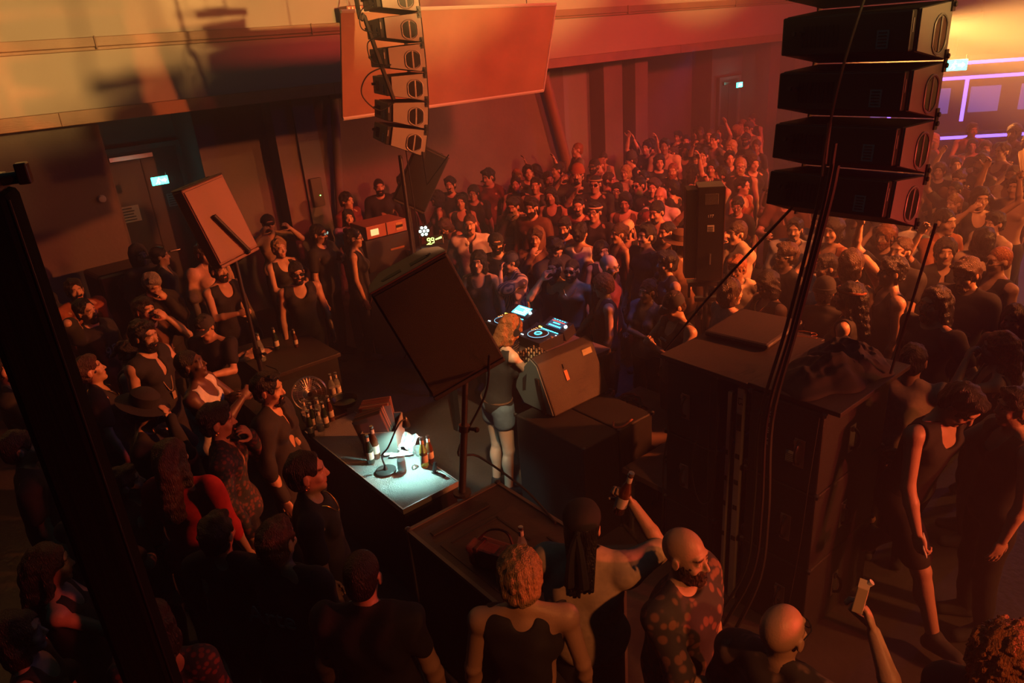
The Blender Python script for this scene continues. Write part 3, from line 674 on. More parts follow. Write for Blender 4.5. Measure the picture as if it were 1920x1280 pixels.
def array(n,front,pitches,labels,group,rigname,riglabel,w=.66,yaw=AZ):
    p=W(*front); out=[]; fx=Vector((math.cos(yaw),math.sin(yaw),0))
    for i in range(n):
        c=cabinet(labels[i],group,p.copy(),pitches[i],yaw,w); out.append((c,p.copy(),pitches[i]))
        a=math.radians(pitches[i]); p=p-fx*(.272*math.sin(a))+Vector((0,0,-.272*math.cos(a)))
    g=empty(rigname,riglabel,'rigging',W(front[0],front[1],front[2]),(0,0,yaw))
    b=MB(); b.box(-.44,.05,-w/2,-w/2+.05,.03,.10); b.box(-.5,.05,w/2-.05,w/2,.03,.10); b.box(-.3,-.2,-w/2,w/2,.05,.12); b.build('bumper_frame',M_dsteel,g)
    b=MB(); b.tube([(-.02,0,.1),(-.25,0,2.9)],.012,6); b.tube([(-.46,0,.1),(-.25,0,2.9)],.012,6); b.build('chain',M_dsteel,g)
    return out,p,g
posn=['topmost','second from the top','third from the top','fourth from the top','second from the bottom','lowest']
_q=Vector(atd(790,50,7.7)); _q=S(_q+Vector((-math.sin(AZ-.33),math.cos(AZ-.33),0))*.34)
LA,pL,gL=array(6,(_q[0],_q[1],4.33),[-1,0,1,3,8,15],[f'line array speaker box in the smaller distant hanging array, {q}' for q in posn],'boxes of the distant hanging array','array_rigging','flying frame and chain above the smaller distant array',w=.68,yaw=AZ-.33)
posn2=['cut off by the picture top','the uppermost one seen whole','the third one down','second from the bottom','lowest and most tilted']
RA,pR,gR=array(5,(4.02,1.91,4.07),[-2,0,2,5,9],[f'large dark array speaker seen from behind, near array, {q}' for q in posn2],'boxes of the near hanging array','array_rigging','flying frame and chain above the large near array',w=.64,yaw=AZ+.03)
def cable(label,pts,rad=.006,name='cable',m=M_rub,cat='cable',sm=6,group=None):
    og=Vector(pts[0]); o=MB().tube([Vector(q)-og for q in spline(pts,sm)],rad,6).build(name,m,smooth=True,loc=og); tag(o,label,cat,group); return o
def Ws(*ps): return [W(*p) for p in ps]
cable('thick black cable bundle hanging behind the left side of the smaller array',Ws((3.62,6.55,7),(3.66,6.6,4.3),(3.72,6.6,4.05),(3.78,6.55,3.7),(3.86,6.5,3.3)),.022)
cable('looped black cable curling out from the smaller array',Ws((3.85,6.45,3.62),(3.62,6.5,3.55),(3.55,6.55,3.38),(3.68,6.5,3.22),(3.84,6.45,3.28)),.007)
cable('jumper cable joining the rears of the two upper boxes of the smaller array',Ws((3.76,6.45,4.15),(3.64,6.5,4.1),(3.62,6.5,3.95),(3.76,6.45,3.9)),.006)
cable('jumper cable joining the middle boxes of the smaller array',Ws((3.76,6.42,3.88),(3.66,6.5,3.82),(3.68,6.5,3.66),(3.78,6.42,3.62)),.006)
# drop cables and tie ropes
stand_top=W(3.92,6.62,2.75)
o=MB().cyl((0,0,0),(0,0,2.75),.022,n=10).build('stand_pole',M_dsteel,smooth=True,loc=W(3.92,6.62,0)); tag(o,'tall dark vertical pole under the smaller hanging array','pole')
cable('thin cable dropping beside the tall pole under the smaller array',Ws((3.98,6.6,2.9),(4.0,6.6,2.2),(4.02,6.6,1.2),(4.0,6.6,0.02)),.006)
cable('tie rope running down from the tail of the smaller array, left leg of the V',Ws((4.05,6.4,2.78),(4.2,6.62,2.40)),.006,'tie_rope')
cable('tie rope running down from the nose of the smaller array, right leg of the V',Ws((4.3,6.3,2.72),(4.2,6.62,2.40)),.006,'tie_rope')
xr,yr=3.0,1.30
cable('tie rope slanting down to the left from the large near array',Ws((3.50,2.02,2.86),(3.55,2.5,2.3),(3.58,2.92,1.76)),.008,'tie_rope')
cable('tie rope slanting down from the right end of the large near array',Ws((4.0,1.50,2.74),(4.12,1.6,2.3),(4.2,1.70,1.75)),.008,'tie_rope')
for i,(dx,dy,lb) in enumerate(((0,0,'left'),(.03,-.02,'middle'),(.015,-.05,'right'))):
    cable(f'black cable falling from the large near array to the floor, {lb} strand of three',Ws((3.47+dx,1.84+dy,3.3-.1*i),(3.46+dx,1.86+dy,2.9),(3.46+dx,1.98+dy,2.2),(3.46+dx,2.10+dy*1.4,1.6),(3.42+dx,2.08+dy*1.8,1.0),(3.40+dx,2.1+dy*2,.5),(3.30+dx,2.25+dy*3,.02)),.010+.002*i,group='cables falling from the near array')
cable('thin cable looping across the backs of the large near array boxes',Ws((3.50,1.70,4.0),(3.48,1.76,3.75),(3.45,1.80,3.5),(3.45,1.84,3.2),(3.44,1.84,3.05)),.007)
# ---- loudspeakers on poles
def pa_speaker(label,c,Rm,L,Wd,Dp,name='loudspeaker',grp=None,facem=M_blk,gm=None,endm=M_blk):
    """Rm columns: width, up (long axis), normal of the visible face"""
    M=Matrix([[Rm[0][0],Rm[1][0],Rm[2][0],c[0]],[Rm[0][1],Rm[1][1],Rm[2][1],c[1]],[Rm[0][2],Rm[1][2],Rm[2][2],c[2]],[0,0,0,1]])
    r=empty(name,label,'speaker',(0,0,0),group=grp); r.matrix_world=M
    w,l,d=Wd/2,L/2,Dp
    # trapezoid plan: visible face wide
    b=MB(); b.prism([(-w,0),(w,0),(w*.94,-d*.55),(w*.62,-d),(-w*.62,-d),(-w*.94,-d*.55)],-l,l); b.build('cabinet_body',facem,r,bevel=.012)
    b=MB(); b.box(-w+.012,w-.012,-l+.02,l-.02,.0,.010); b.build('front_grille',gm or M_grille,r,bevel=.006)
    b=MB(); b.prism([(-w,.004),(w,.004),(w,-d*.22),(w*.94,-d*.55),(w*.62,-d),(-w*.62,-d),(-w*.94,-d*.55),(-w,-d*.22)],l,l+.012); e=b.build('end_panel',endm,r,bevel=.004)
    for s in (-1,1):
        b=MB(); b.prism([(s*.03,-d*.22),(s*.14*Wd/.46,-d*.22),(s*.15*Wd/.46,-d*.34),(s*.11*Wd/.46,-d*.42),(s*.03,-d*.42)],l+.0125,l+.0145); b.build('handle_slot',M_ink,e)
    b=MB(); b.cyl((w*.62,l+.012,-d*.32),(w*.62,l+.02,-d*.32),.016,n=12); b.build('rigging_point',M_dsteel,e)
    b=MB(); b.prism([(-w,.004),(w,.004),(w*.94,-d*.55),(w*.62,-d),(-w*.62,-d),(-w*.94,-d*.55)],-l-.03,-l); b.build('bottom_chamfer',facem,r,bevel=.01)
    return r
def camaxes(imgup,tocam,px,py):
    """orientation seen from the photographer: long axis leaning by imgup degrees to the left of picture-up"""
    v=RC@np.array([(px-960)/FPX,-(py-640)/FPX,-1.]); n0=-v/np.linalg.norm(v)
    a=math.radians(imgup); u0=RC@np.array([-math.sin(a),math.cos(a),0.]); u0=u0-n0*u0.dot(n0); u0/=np.linalg.norm(u0)
    u=u0*math.cos(tocam)+n0*math.sin(tocam); n=n0*math.cos(tocam)-u0*math.sin(tocam); w=np.cross(n,u)*-1
    w=np.cross(u,n); return [w,np.cross(n,w)*0+u,n]
def orient(imgup,tilt,px,py,turn=0):
    w,u,n=camaxes(imgup,tilt,px,py)
    if turn:
        a=math.radians(turn); w,n=w*math.cos(a)-n*math.sin(a),n*math.cos(a)+w*math.sin(a)
    # local axes: x=width, y=long axis, z=face normal
    x=np.cross(u,n); return [x,u,n]
def pole(name,label,base,top,rad=.018,tripod=True,cat='stand',knobs=True,clamp=None):
    r=empty(name,label,cat,base); T=Vector(top)-Vector(base)
    MB().cyl((0,0,.02),T*.55,rad*1.25,n=12).build('lower_tube',M_dsteel,r,smooth=True)
    MB().cyl(T*.55,T,rad,n=12).build('upper_tube',M_dsteel,r,smooth=True)
    b=MB(); b.cyl(T*.53,T*.58,rad*1.9,n=12); b.cyl(T*.555,T*.555+Vector((.07,-.03,0)),.012,n=8); b.ball(T*.555+Vector((.08,-.035,0)),.02,8); b.build('clamp',M_blk2,r,smooth=True)
    if tripod:
        for k in range(3):
            a=2*math.pi*k/3+.4; d=Vector((math.cos(a),math.sin(a),0))
            b=MB(); b.cyl(T*.38,d*.42+Vector((0,0,.02)),.012,n=8); b.cyl(T*.14,d*.24+Vector((0,0,T.z*.17)),.008,n=6); lg=b.build('leg',M_dsteel,r,smooth=True)
            MB().ball(d*.42+Vector((0,0,.02)),.02,8).build('rubber_foot',M_rub,lg,smooth=True)
    else:
        MB().cyl((0,0,0),(0,0,.02),.06,n=16).build('base_plate',M_dsteel,r)
    return r
cN=atd(824,613,4.05); RN=orient(30,.30,824,613)
pa_speaker('large black loudspeaker tilted on a pole, brown top edge with handle slots, picture middle',cN,RN,.74,.50,.38,endm=mat('brown_black_end',(.10,.055,.045),.55))
pt=Vector(atd(848,765,4.1)); pb=W(1.98,3.0,1.03); pb=Vector((pt.x-.0,pt.y,1.03))
pole('speaker_stand','black speaker pole standing on the flight case, carrying the large tilted loudspeaker',pb,Vector(cN)+Vector(RN[1])*-.39+Vector(RN[2])*-.15,.02,False)
cL=atd(415,412,6.9); RL=orient(27,.10,415,412,28)
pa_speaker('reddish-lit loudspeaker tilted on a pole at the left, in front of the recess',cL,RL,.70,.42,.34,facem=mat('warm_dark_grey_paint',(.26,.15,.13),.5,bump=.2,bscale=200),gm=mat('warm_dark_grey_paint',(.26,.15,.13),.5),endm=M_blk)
bl=Vector(cL)+Vector(RL[1])*-.36+Vector(RL[2])*-.1
r=empty('mounting_bracket','dark U bracket across the face of the tilted loudspeaker at the left','bracket',bl)
b=MB(); u=Vector(RL[1]); n=Vector(RL[2]); w=Vector(RL[0])
b.cyl(u*.42+n*.13+w*-.06,n*.13+u*.02+w*.09,.02,n=8); b.cyl(n*.13+u*.02+w*.09,n*-.1+u*-.06,.022,n=8); b.build('arm',M_rub,r,smooth=True)
pole('speaker_stand','black stand under the tilted loudspeaker at the left, amid the crowd',Vector((bl.x+.02,bl.y,0)),bl+Vector((0,0,-.02)),.02,True)
cT=atd(790,335,8.6); RT=orient(-24,.06,790,335,10)
pa_speaker('black loudspeaker tilted to the right on a pole, under the smaller hanging array',cT,RT,.68,.40,.34)
b3=Vector(cT)-Vector(RT[1])*.36
pole('speaker_stand','stand of the black loudspeaker below the smaller hanging array',Vector((b3.x,b3.y,0)),b3,.02,True)
# column speaker on a stand in the crowd
cc=atd(1332,440,6.6)
r=empty('column_speaker','tall narrow black speaker on a stand rising among the crowd','speaker',(cc[0],cc[1],cc[2]-.43),(0,0,math.radians(-8)))
MB().box(-.115,.115,-.01,.24,0,.86).build('cabinet_body',M_blk2,r,bevel=.006)
MB().box(-.215,-.118,.02,.2,.02,.84).build('side_wing',M_blk,r,bevel=.006)
MB().box(.113,.119,-.012,.235,.01,.85).build('edge_strip',mat('dark_brown_metal',(.20,.08,.05),.4,.5),r)
MB().box(-.06,.06,-.016,-.008,.70,.80).build('handle_recess',M_blk,r,bevel=.004)
lb=MB().box(-.03,.03,-.013,-.0095,.46,.52).build('label',M_lab,r)
b=MB(); [b.box(-.025,.02,-.0145,-.013,.465+i*.012,.471+i*.012) for i in range(4)]; b.build('printing',M_ink,lb)
text('177',.035,M_white,r,'lettering',(-.005,-.0115,.60),(math.pi/2,0,0))
MB().cyl((.0,-.02,.16),(.0,-.02,.26),.008,n=8).build('cable_plug',M_steel,r)
pole('speaker_stand','dark tripod stand under the tall narrow speaker',Vector((cc[0],cc[1]+.1,0)),Vector((cc[0],cc[1]+.1,cc[2]-.43)),.022,True)
r=empty('mounting_bracket','black crossbar bracket beneath the tall narrow speaker','bracket',(cc[0],cc[1]+.1,cc[2]-.62),(0,0,math.radians(-8)))
b=MB(); b.box(-.17,.17,-.06,.06,.12,.16); b.box(-.10,.10,-.03,.03,-.04,.0); b.box(-.165,-.14,-.02,.02,0,.15); b.box(.14,.165,-.02,.02,.0,.15); b.build('frame',M_blk2,r,bevel=.004)
# ---- stacked subwoofers at the right
def handle(par,M):
    b=MB(); b.tube(spline([(0,0,-.075),(0,-.035,-.05),(0,-.05,0),(0,-.035,.05),(0,0,.075)],4),.011,6,M); h=b.build('handle',M_blk2,par,smooth=True)
    b=MB(); b.box(-.035,.035,-.004,.0,-.095,.095,M); b.box(-.03,-.012,-.02,0,.06,.09,M); b.build('handle_plate',M_steel,h,bevel=.003); return h
def sub(label,x0,x1,y0,y1,z,hh,group,hy=None,lab=False,handles=True):
    r=atS('subwoofer',label,'subwoofer',x0,(y0+y1)/2,z,group=group); w=(y1-y0)/2; d=x1-x0
    MB().box(0,d,-w,w,0,hh).build('cabinet_body',M_blk,r,bevel=.012)
    MB().box(d,d+.01,-w+.02,w-.02,.02,hh-.02).build('front_grille',M_grille,r)
    R90=Matrix.Rotation(-math.pi/2,4,'Z')
    if handles:
        for yy in ((-w*.45,) if not hy else hy): handle(r,Matrix.Translation((0,yy,hh*.45))@R90)
        handle(r,Matrix.Translation((d*.45,-w,hh*.45)))
    for (cx,cy) in ((0,-w),(0,w),(d,-w),(d,w)):
        for zz in (0,hh): MB().ball((cx,cy,zz),.02,6).build('corner_cap',M_dsteel,r,smooth=True)
    if lab:
        lb=MB().box(-.004,0,-w*.35,-w*.1,hh*.30,hh*.44).build('label',M_lab,r)
        b=MB(); [b.box(-.0055,-.004,-w*.33,-w*.12,hh*(.31+.022*i),hh*(.318+.022*i)) for i in range(5)]; b.build('printing',M_ink,lb)
    return r
wd=['bottom','middle','top']
for k in range(3):
    sub(f'black subwoofer in the tall stack beside the leaning metal bars, left column, {wd[k]} box',3.62,4.44,2.50,2.93,k*.56,.555,'left subwoofer column',hy=(.05,))
for k in range(3):
    s_=sub(f'black subwoofer in the tall stack under the dark jackets, right column, {wd[k]} box',3.60,4.42,1.78,2.26,k*.56,.555,'right subwoofer column',hy=(-.06,) if k<2 else (),lab=k!=1)
s_=[o for o in COL.objects if o.name.startswith('subwoofer')][-1]
for i,t in enumerate(('SUB','18','HP')): text(t,.05,M_white,s_,'lettering',(-.002,.10,.42-.09*i),(math.pi/2,math.pi/2,-math.pi/2))
b=MB(); b.box(3.58,4.46,2.28,2.95,1.69,1.72); o=MB().box(-.46,.46,-.34,.34,0,.03).build('cover_board',M_ply,bevel=.004,loc=W(4.04,2.62,1.69),rot=RZ); tag(o,'dark plywood board on the left subwoofer column','board')
o=MB().box(-.43,.43,-.30,.30,0,.03).build('cover_board',M_ply,bevel=.004,loc=W(4.03,1.99,1.69),rot=RZ); tag(o,'dark plywood board under the jackets on the right subwoofer column','board')
o=MB().box(-.28,.28,-.24,.24,0,.04).build('cover_board',M_ply,bevel=.02,loc=W(4.32,2.72,1.725),rot=(0,0,AZ+.12)); tag(o,'smaller round-cornered board at the far edge of the subwoofer stack','board')
# upright metal bars in the gap
for i,(y,wd_,lab,tl) in enumerate(((2.33,.05,'wider pale metal bar with a dark sticker, upright between the subwoofer columns',0.02),(2.41,.028,'narrow pale metal bar upright left of the wider one',-.01))):
    r=atS('metal_bar',lab,'metal bar',3.62,y,0)
    MB().box(-.02,.02,-wd_/2,wd_/2,0,1.66-i*.05).build('bar_body',M_alu,r,bevel=.006)
    b=MB()
    for z in (.5,.75,.95,1.15): b.box(-.023,-.02,-wd_*.3,wd_*.3,z,z+.035)
    b.build('slot',M_ink,r)
    if i==0:
        st=MB().box(-.0235,-.0205,-.016,.016,1.36,1.48).build('sticker',M_ink,r); 
        text('L.5',.045,M_ink,r,'lettering',(-.0215,.0,1.57),(math.pi/2,math.pi/2,-math.pi/2))
o=MB().box(0,.02,-.07,.07,0,1.65).build('back_board',M_ply,loc=W(4.3,2.38,0),rot=RZ); tag(o,'dark upright board in the gap between the subwoofer columns','board')
cable('hanging cable loop left of the upright metal bars',Ws((3.58,2.62,1.55),(3.57,2.63,1.2),(3.56,2.66,.95),(3.55,2.58,.72),(3.55,2.48,.8),(3.56,2.47,1.1),(3.57,2.48,1.6)),.005)
cable('thin cable with an inline plug hanging left of the upright metal bars',Ws((3.57,2.54,1.68),(3.56,2.53,1.3),(3.55,2.52,.9),(3.55,2.50,.4)),.004)
cable('cable draped down the left subwoofer column',Ws((3.57,2.86,1.2),(3.53,2.88,.9),(3.5,2.86,.5),(3.5,2.9,.02)),.006)
cable('cable hanging down the right subwoofer column beside its handles',Ws((3.58,1.80,1.66),(3.57,1.82,1.2),(3.57,1.84,.7),(3.5,1.86,.02)),.004)
# heaps of jackets
def heap(name,label,cx,cy,z,rx,ry,rz,seed,m,cat='jacket',amp=.035,rotz=0.):
    """a dropped garment: an irregular outline, folded ridges, thick closed edge"""
    R=np.random.RandomState(seed); nu,nv=64,30; K=[(R.normal(size=2),R.rand()*6.3) for _ in range(7)]; og=[(k+2,.10/(k+1)*R.rand()+.04,R.rand()*6.3) for k in range(5)]
    vs=[];fs=[]
    for j in range(nv+1):
        t=j/nv
        for i in range(nu):
            a=2*math.pi*i/nu; o=1+sum(A*math.sin(k*a+p) for k,A,p in og)
            x=rx*o*t*math.cos(a); y=ry*o*t*math.sin(a); u,v=x/rx,y/ry
            f=0
            for (d,p) in K[:4]: f+=1-abs(math.sin(2.6*(d[0]*u+d[1]*v)+p+.8*math.sin(3*(d[1]*u-d[0]*v)+p)))
            for (d,p) in K[4:]: f+=.35*(1-abs(math.sin(7*(d[0]*u+d[1]*v)+p)))
            f/=4.6; e=(1-t)**.55
            vs.append((x,y,rz*e*(.30+.95*f*(1-.45*t*t))+.002))
    for j in range(nv):
        for i in range(nu): fs.append((j*nu+i,j*nu+(i+1)%nu,(j+1)*nu+(i+1)%nu,(j+1)*nu+i))
    fs.append(tuple(nv*nu+i for i in range(nu)))
    o=MB().add(vs,fs).build(name,m,smooth=True,loc=W(cx,cy,z),rot=(0,0,AZ+rotz)); tag(o,label,cat); return o
heap('jacket','black jacket heaped on the subwoofer stack beside the hanging cables',3.95,1.98,1.72,.33,.24,.17,3,cloth_mat(PC['black']))
heap('jacket','black jacket heaped towards the far end of the subwoofer stack',4.26,1.98,1.72,.22,.28,.19,8,cloth_mat(PC['charcoal']))
r=empty('sunglasses','sunglasses lying on top of the jackets on the subwoofer stack','sunglasses',W(4.12,2.16,1.90),(.2,.1,AZ+.5))
b=MB()
for s in (-1,1): b.tube([(s*.033+.024*math.cos(t),.018*math.sin(t),0) for t in [2*math.pi*i/14 for i in range(14)]],.003,5,closed=True); b.tube([(s*.057,0,0),(s*.06,.06,-.005),(s*.055,.12,-.02)],.0025,5)
b.build('frame',mat('amber_plastic',(.5,.2,.06),.2),r,smooth=True)
# ---- DJ booth: subwoofers, wedge, table
for k,(x0,x1) in enumerate(((3.28,3.665),(3.675,4.06))):
    sub(('near' if k==0 else 'far')+' black subwoofer cabinet under the wedge monitor',x0,x1,3.43,4.23,0,.90,'cabinets under the wedge monitor',handles=(k==1))
r=atS('wedge_monitor','black wedge stage monitor with an orange tag, resting on two subwoofers','monitor speaker',3.46,3.92,.91)
prof=[(.02,0),(.20,.41),(.28,.455),(.47,.24),(.50,.12),(.40,0)]
MB().prism(prof,0,.64,'x').build('cabinet_body',mat('warm_black_paint',(.020,.014,.013),.5,bump=.3,bscale=220),r,bevel=.012)
MB().prism([(y*.96+.012,z*.96+.008) for y,z in prof],-.012,0,'x').build('end_cap',mat('teal_lit_plastic',(.09,.12,.13),.5),r,bevel=.005)  # teal light falling on the end cap is put into its base colour
e=MB().prism([(.36,.14),(.40,.12),(.39,.24),(.33,.30)],-.0135,-.011,'x').build('handle_recess',M_ink,r)
sl=math.atan2(.18,.41)
def onrear(x,t,w,h,th=.004,m=M_lab,name='label'):
    M=Matrix.Translation((x,.02+.18*t,.41*t))@Matrix.Rotation(-sl,4,'X'); return MB().box(-w/2,w/2,-th,.0,-h/2,h/2,M).build(name,m,r,bevel=.001)
lb=onrear(.25,.62,.035,.085,.006,mat('orange_tag',(.75,.25,.12),.6),'hanging_tag'); onrear(.25,.80,.02,.04,.008,M_ink,'tag_hook')
onrear(.54,.88,.11,.05,.003,mat('olive_tape',(.42,.40,.22),.6),'tape_strip')
for i in range(5): onrear(.51,.97+.0-.02*i,.05,.004,.003,M_ink,'vent_slot')
onrear(.32,.45,.55,.003,.002,M_ink,'seam')
b=MB(); b.prism([(.10,.0),(.13,.0),(.19,.18),(.21,.30),(.17,.30),(.14,.16)],-.035,-.015,'x'); b.build('bracket',M_blk2,r)
cable('orange-tinted cable lying on the subwoofer top in front of the wedge',Ws((3.70,3.52,.93),(3.66,3.48,.915),(3.72,3.44,.912),(3.85,3.46,.912)),.008,m=mat('brown_cable',(.30,.10,.06),.5))
cable('cable hanging down the side of the subwoofer under the wedge',Ws((3.66,3.43,.9),(3.655,3.40,.6),(3.66,3.41,.3),(3.7,3.38,.02)),.006)
r=atS('dj_table','long brown-topped table under the players and the mixer','table',4.09,5.05,0)
MB().box(-.47,.47,-.70,.75,1.00,1.04).build('table_top',M_deck,r,bevel=.004)
for sx in (-.42,.42):
    for sy in (-.65,.70): MB().box(sx-.03,sx+.03,sy-.03,sy+.03,0,1.0).build('leg',M_dsteel,r)
MB().box(.45,.47,-.68,.73,.1,1.0).build('front_panel',M_ply,r)
for i,(x,y,sx,sy,lb) in enumerate(((4.46,3.83,.38,.42,'brown stage deck strewn with cables, behind the wedge monitor'),(4.25,3.16,.59,.24,'brown stage deck between the wedge and the tall subwoofer stack'))):
    r=atS('stage_deck',lb,'stage deck',x,y,0); MB().box(-sx,sx,-sy,sy,.53,.58).build('deck_top',M_deck,r,bevel=.004)
    for a in (-1,1):
        for c in (-1,1): MB().cyl((a*(sx-.05),c*(sy-.05),0),(a*(sx-.05),c*(sy-.05),.53),.024,n=8).build('leg',M_steel,r,smooth=True)
R=random.Random(5)
def tangle(label,cx,cy,z,rx,ry,n,rad,m=M_rub,seed=1,hz=.06):
    R=random.Random(seed); pts=[]; a=R.random()*6
    for i in range(n):
        a+=.9+R.random()*1.2; q=.45+.55*R.random(); pts.append(W(cx+rx*q*math.cos(a),cy+ry*q*math.sin(a),z+rad+hz*R.random()))
    return cable(label,pts,rad,m=m,cat='cable',sm=5,name='cable_tangle')
tangle('tangle of thin black cables on the table between the players and the mixer',3.83,5.02,1.045,.15,.13,34,.005,seed=3,hz=.10)
tangle('heap of black cables on the stage deck beside the wedge monitor',4.42,4.0,.585,.17,.2,26,.007,seed=4,hz=.05)
tangle('coiled reddish cable on the stage deck beside the wedge monitor',4.55,4.12,.585,.09,.09,14,.008,mat('red_cable',(.45,.08,.05),.5),6,.03)
tangle('loose cables on the deck in front of the tall subwoofer stack',4.1,3.1,.585,.28,.18,26,.008,seed=9,hz=.05)
tangle('pile of cables on the floor beside the left subwoofer column',3.75,3.05,.0,.10,.10,20,.008,seed=12,hz=.12)
# players
M_led=lambda n,c,s:mat('led_'+n,(.05,.05,.05),.4,emit=c,est=s)
L_teal=M_led('teal',(.05,.75,1.),5); L_white=M_led('white',(.75,.95,1.),6); L_yel=M_led('yellow',(1.,.75,.1),4.5); L_org=M_led('orange',(1.,.35,.08),3); L_red=M_led('red',(1.,.08,.05),4)
def player(label,x,y,bright,rot):
    r=atS('media_player',label,'media player',x,y,1.042,rot,'media players on the table')
    MB().box(-.21,.10,-.163,.163,0,.10).build('chassis',M_blk,r,bevel=.006)
    T=Matrix.Translation((.10,0,.10))@Matrix.Rotation(-math.radians(20),4,'Y')
    MB().box(0,.15,-.163,.163,-.10,.012,T).build('display_housing',M_blk,r,bevel=.005)
    sc=mat('screen_'+('bright' if bright else 'dim'),(.02,.02,.03),.2,emit=(.10,.62,.85) if bright else (.012,.05,.10),est=2.6 if bright else 1.6)
    d=MB().box(.02,.14,-.10,.10,.012,.016,T).build('screen',sc,r)
    b=MB(); RR=random.Random(2 if bright else 5)
    if bright:
        for i in range(5): b.box(.028+.022*i,.036+.022*i,-.09,-.09+.05+.12*RR.random(),.016,.0175,T)
    else:
        b.box(.075,.088,-.045,.05,.016,.0175,T)
        for i in range(6): b.box(.035,.05,-.085+.028*i,-.066+.028*i,.016,.0175,T)
        for i in range(5): b.box(.125,.132,-.08+.035*i,-.06+.035*i,.016,.0175,T)
    b.build('display_graphics',L_white if bright else L_teal,d)
    if not bright: 
        b=MB(); b.box(.104,.110,-.085,.085,.016,.0175,T); b.build('waveform_line',L_red,d)
    b=MB(); b.lathe([(.104,0),(.104,.012),(.098,.016),(.080,.016),(.078,.013),(.05,.013),(.048,.018),(.004,.018)],36,Matrix.Translation((-.075,0,.10))); j=b.build('jog_wheel',M_blk2,r,smooth=True)
    b=MB(); b.tube([(-.075+.100*math.cos(t),.100*math.sin(t),.1145) for t in [2*math.pi*i/40 for i in range(40)]],.0032,5,closed=True); b.build('jog_light_ring',M_led('ring',(.25,.6,.8),1.6),j,smooth=True)
    b=MB(); b.tube([(-.075+.033*math.cos(t),.033*math.sin(t),.1195) for t in [2*math.pi*i/24 for i in range(24)]],.0052,5,closed=True); b.build('jog_centre_ring',L_teal,j,smooth=True)
    b=MB(); 
    for i in range(8): b.box(.060,.070,-.125+.031*i,-.105+.031*i,.1,.104)
    b.build('hot_cue_pad',L_teal,r)
    b=MB(); [b.cyl((.075-.02*0,.148-.022*i,.1),(.075,.148-.022*i,.108),.009,n=10) for i in range(2)]; b.build('round_button',L_yel,r,smooth=True)
    b=MB(); [b.cyl((.03-.028*i,.147-.02*k,.1),(.03-.028*i,.147-.02*k,.104),.0045,n=8) for i in range(3) for k in range(2)]; b.build('function_button',L_org,r)
    b=MB(); [b.box(.02-.055*i-.004,.02-.055*i+.004,-.150,-.140,.1,.104) for i in range(2)]+[b.cyl((-.165,.14-.02*i,.1),(-.165,.14-.02*i,.104),.006,n=8) for i in range(2)]; b.build('indicator',L_white,r)
    b=MB(); b.box(-.10,.02,-.152,-.146,.1,.102); b.box(-.05,-.03,-.158,-.140,.1,.115); b.build('tempo_slider',M_plate,r)
    b=MB(); b.cyl((.185,-.125,.03),(.175,-.125,.056),.014,n=12,M=None); b.lathe([(.016,0),(.015,.014),(.004,.015)],14,T@Matrix.Translation((.075,-.130,.012))); b.build('rotary_knob',L_white,r,smooth=True)
    return r
player('media player with a bright blue screen, behind the tilted loudspeaker',4.27,5.47,True,.05)
player('media player with a dim dark blue screen, nearer the wedge monitor',4.25,4.93,False,0)
r=atS('dj_mixer','large mixer crowded with small knobs, under the hands of the person in denim shorts','mixer',3.83,4.60,1.042)
MB().box(-.20,.20,-.24,.24,0,.06).build('chassis',M_blk,r,bevel=.006)
b=MB();c=MB();ld=MB()
for i in range(12):
    for k in range(12):
        x=-.175+.032*i; y=-.205+.0375*k
        if i<3 and k%2: b.box(x-.011,x+.011,y-.005,y+.005,.06,.07); continue
        (b if (i+k)%3 else c).lathe([(.0085,.06),(.0075,.080),(.002,.081)],8,Matrix.Translation((x,y,0)))
        if (i*7+k*3)%5==0: ld.ball((x+.015,y+.016,.062),.0022,6)
b.build('knob',mat('pale_knob',(.45,.40,.25),.4),r,smooth=True)['kind']='stuff'; c.build('dark_knob',M_blk2,r,smooth=True)['kind']='stuff'; ld.build('indicator',L_yel,r)['kind']='stuff'
MB().box(-.19,-.17,.15,.21,.06,.066).build('display',L_teal,r)
# outlet box on deck, floor fan style coil
r=atS('power_strip','orange power strip with plugs on the deck beside the wedge monitor','power strip',4.42,4.28,.58,.4)
MB().box(-.13,.13,-.035,.035,0,.045).build('housing',mat('orange_plastic',(.6,.12,.05),.4),r,bevel=.006)
b=MB(); [b.cyl((-.09+.06*i,0,.045),(-.09+.06*i,0,.07),.02,n=10) for i in range(4)]; b.build('plug',M_rub,r,smooth=True)
r=atS('cable_reel','black cable reel on the deck before the tall subwoofer stack','cable reel',4.62,3.42,.58,.3)
Rx=Matrix.Translation((0,0,.14))@Matrix.Rotation(1.2,4,'X')
for z in (-.06,.06): MB().lathe([(.13,z-.006),(.135,z),(.13,z+.006)],24,Rx).build('flange',M_blk2,r,smooth=True)
MB().tube([(.085*math.cos(t*.6)+.0,.085*math.sin(t*.6),-.045+.0018*t) for t in range(50)],.008,6,Rx).build('wound_cable',M_rub,r,smooth=True)
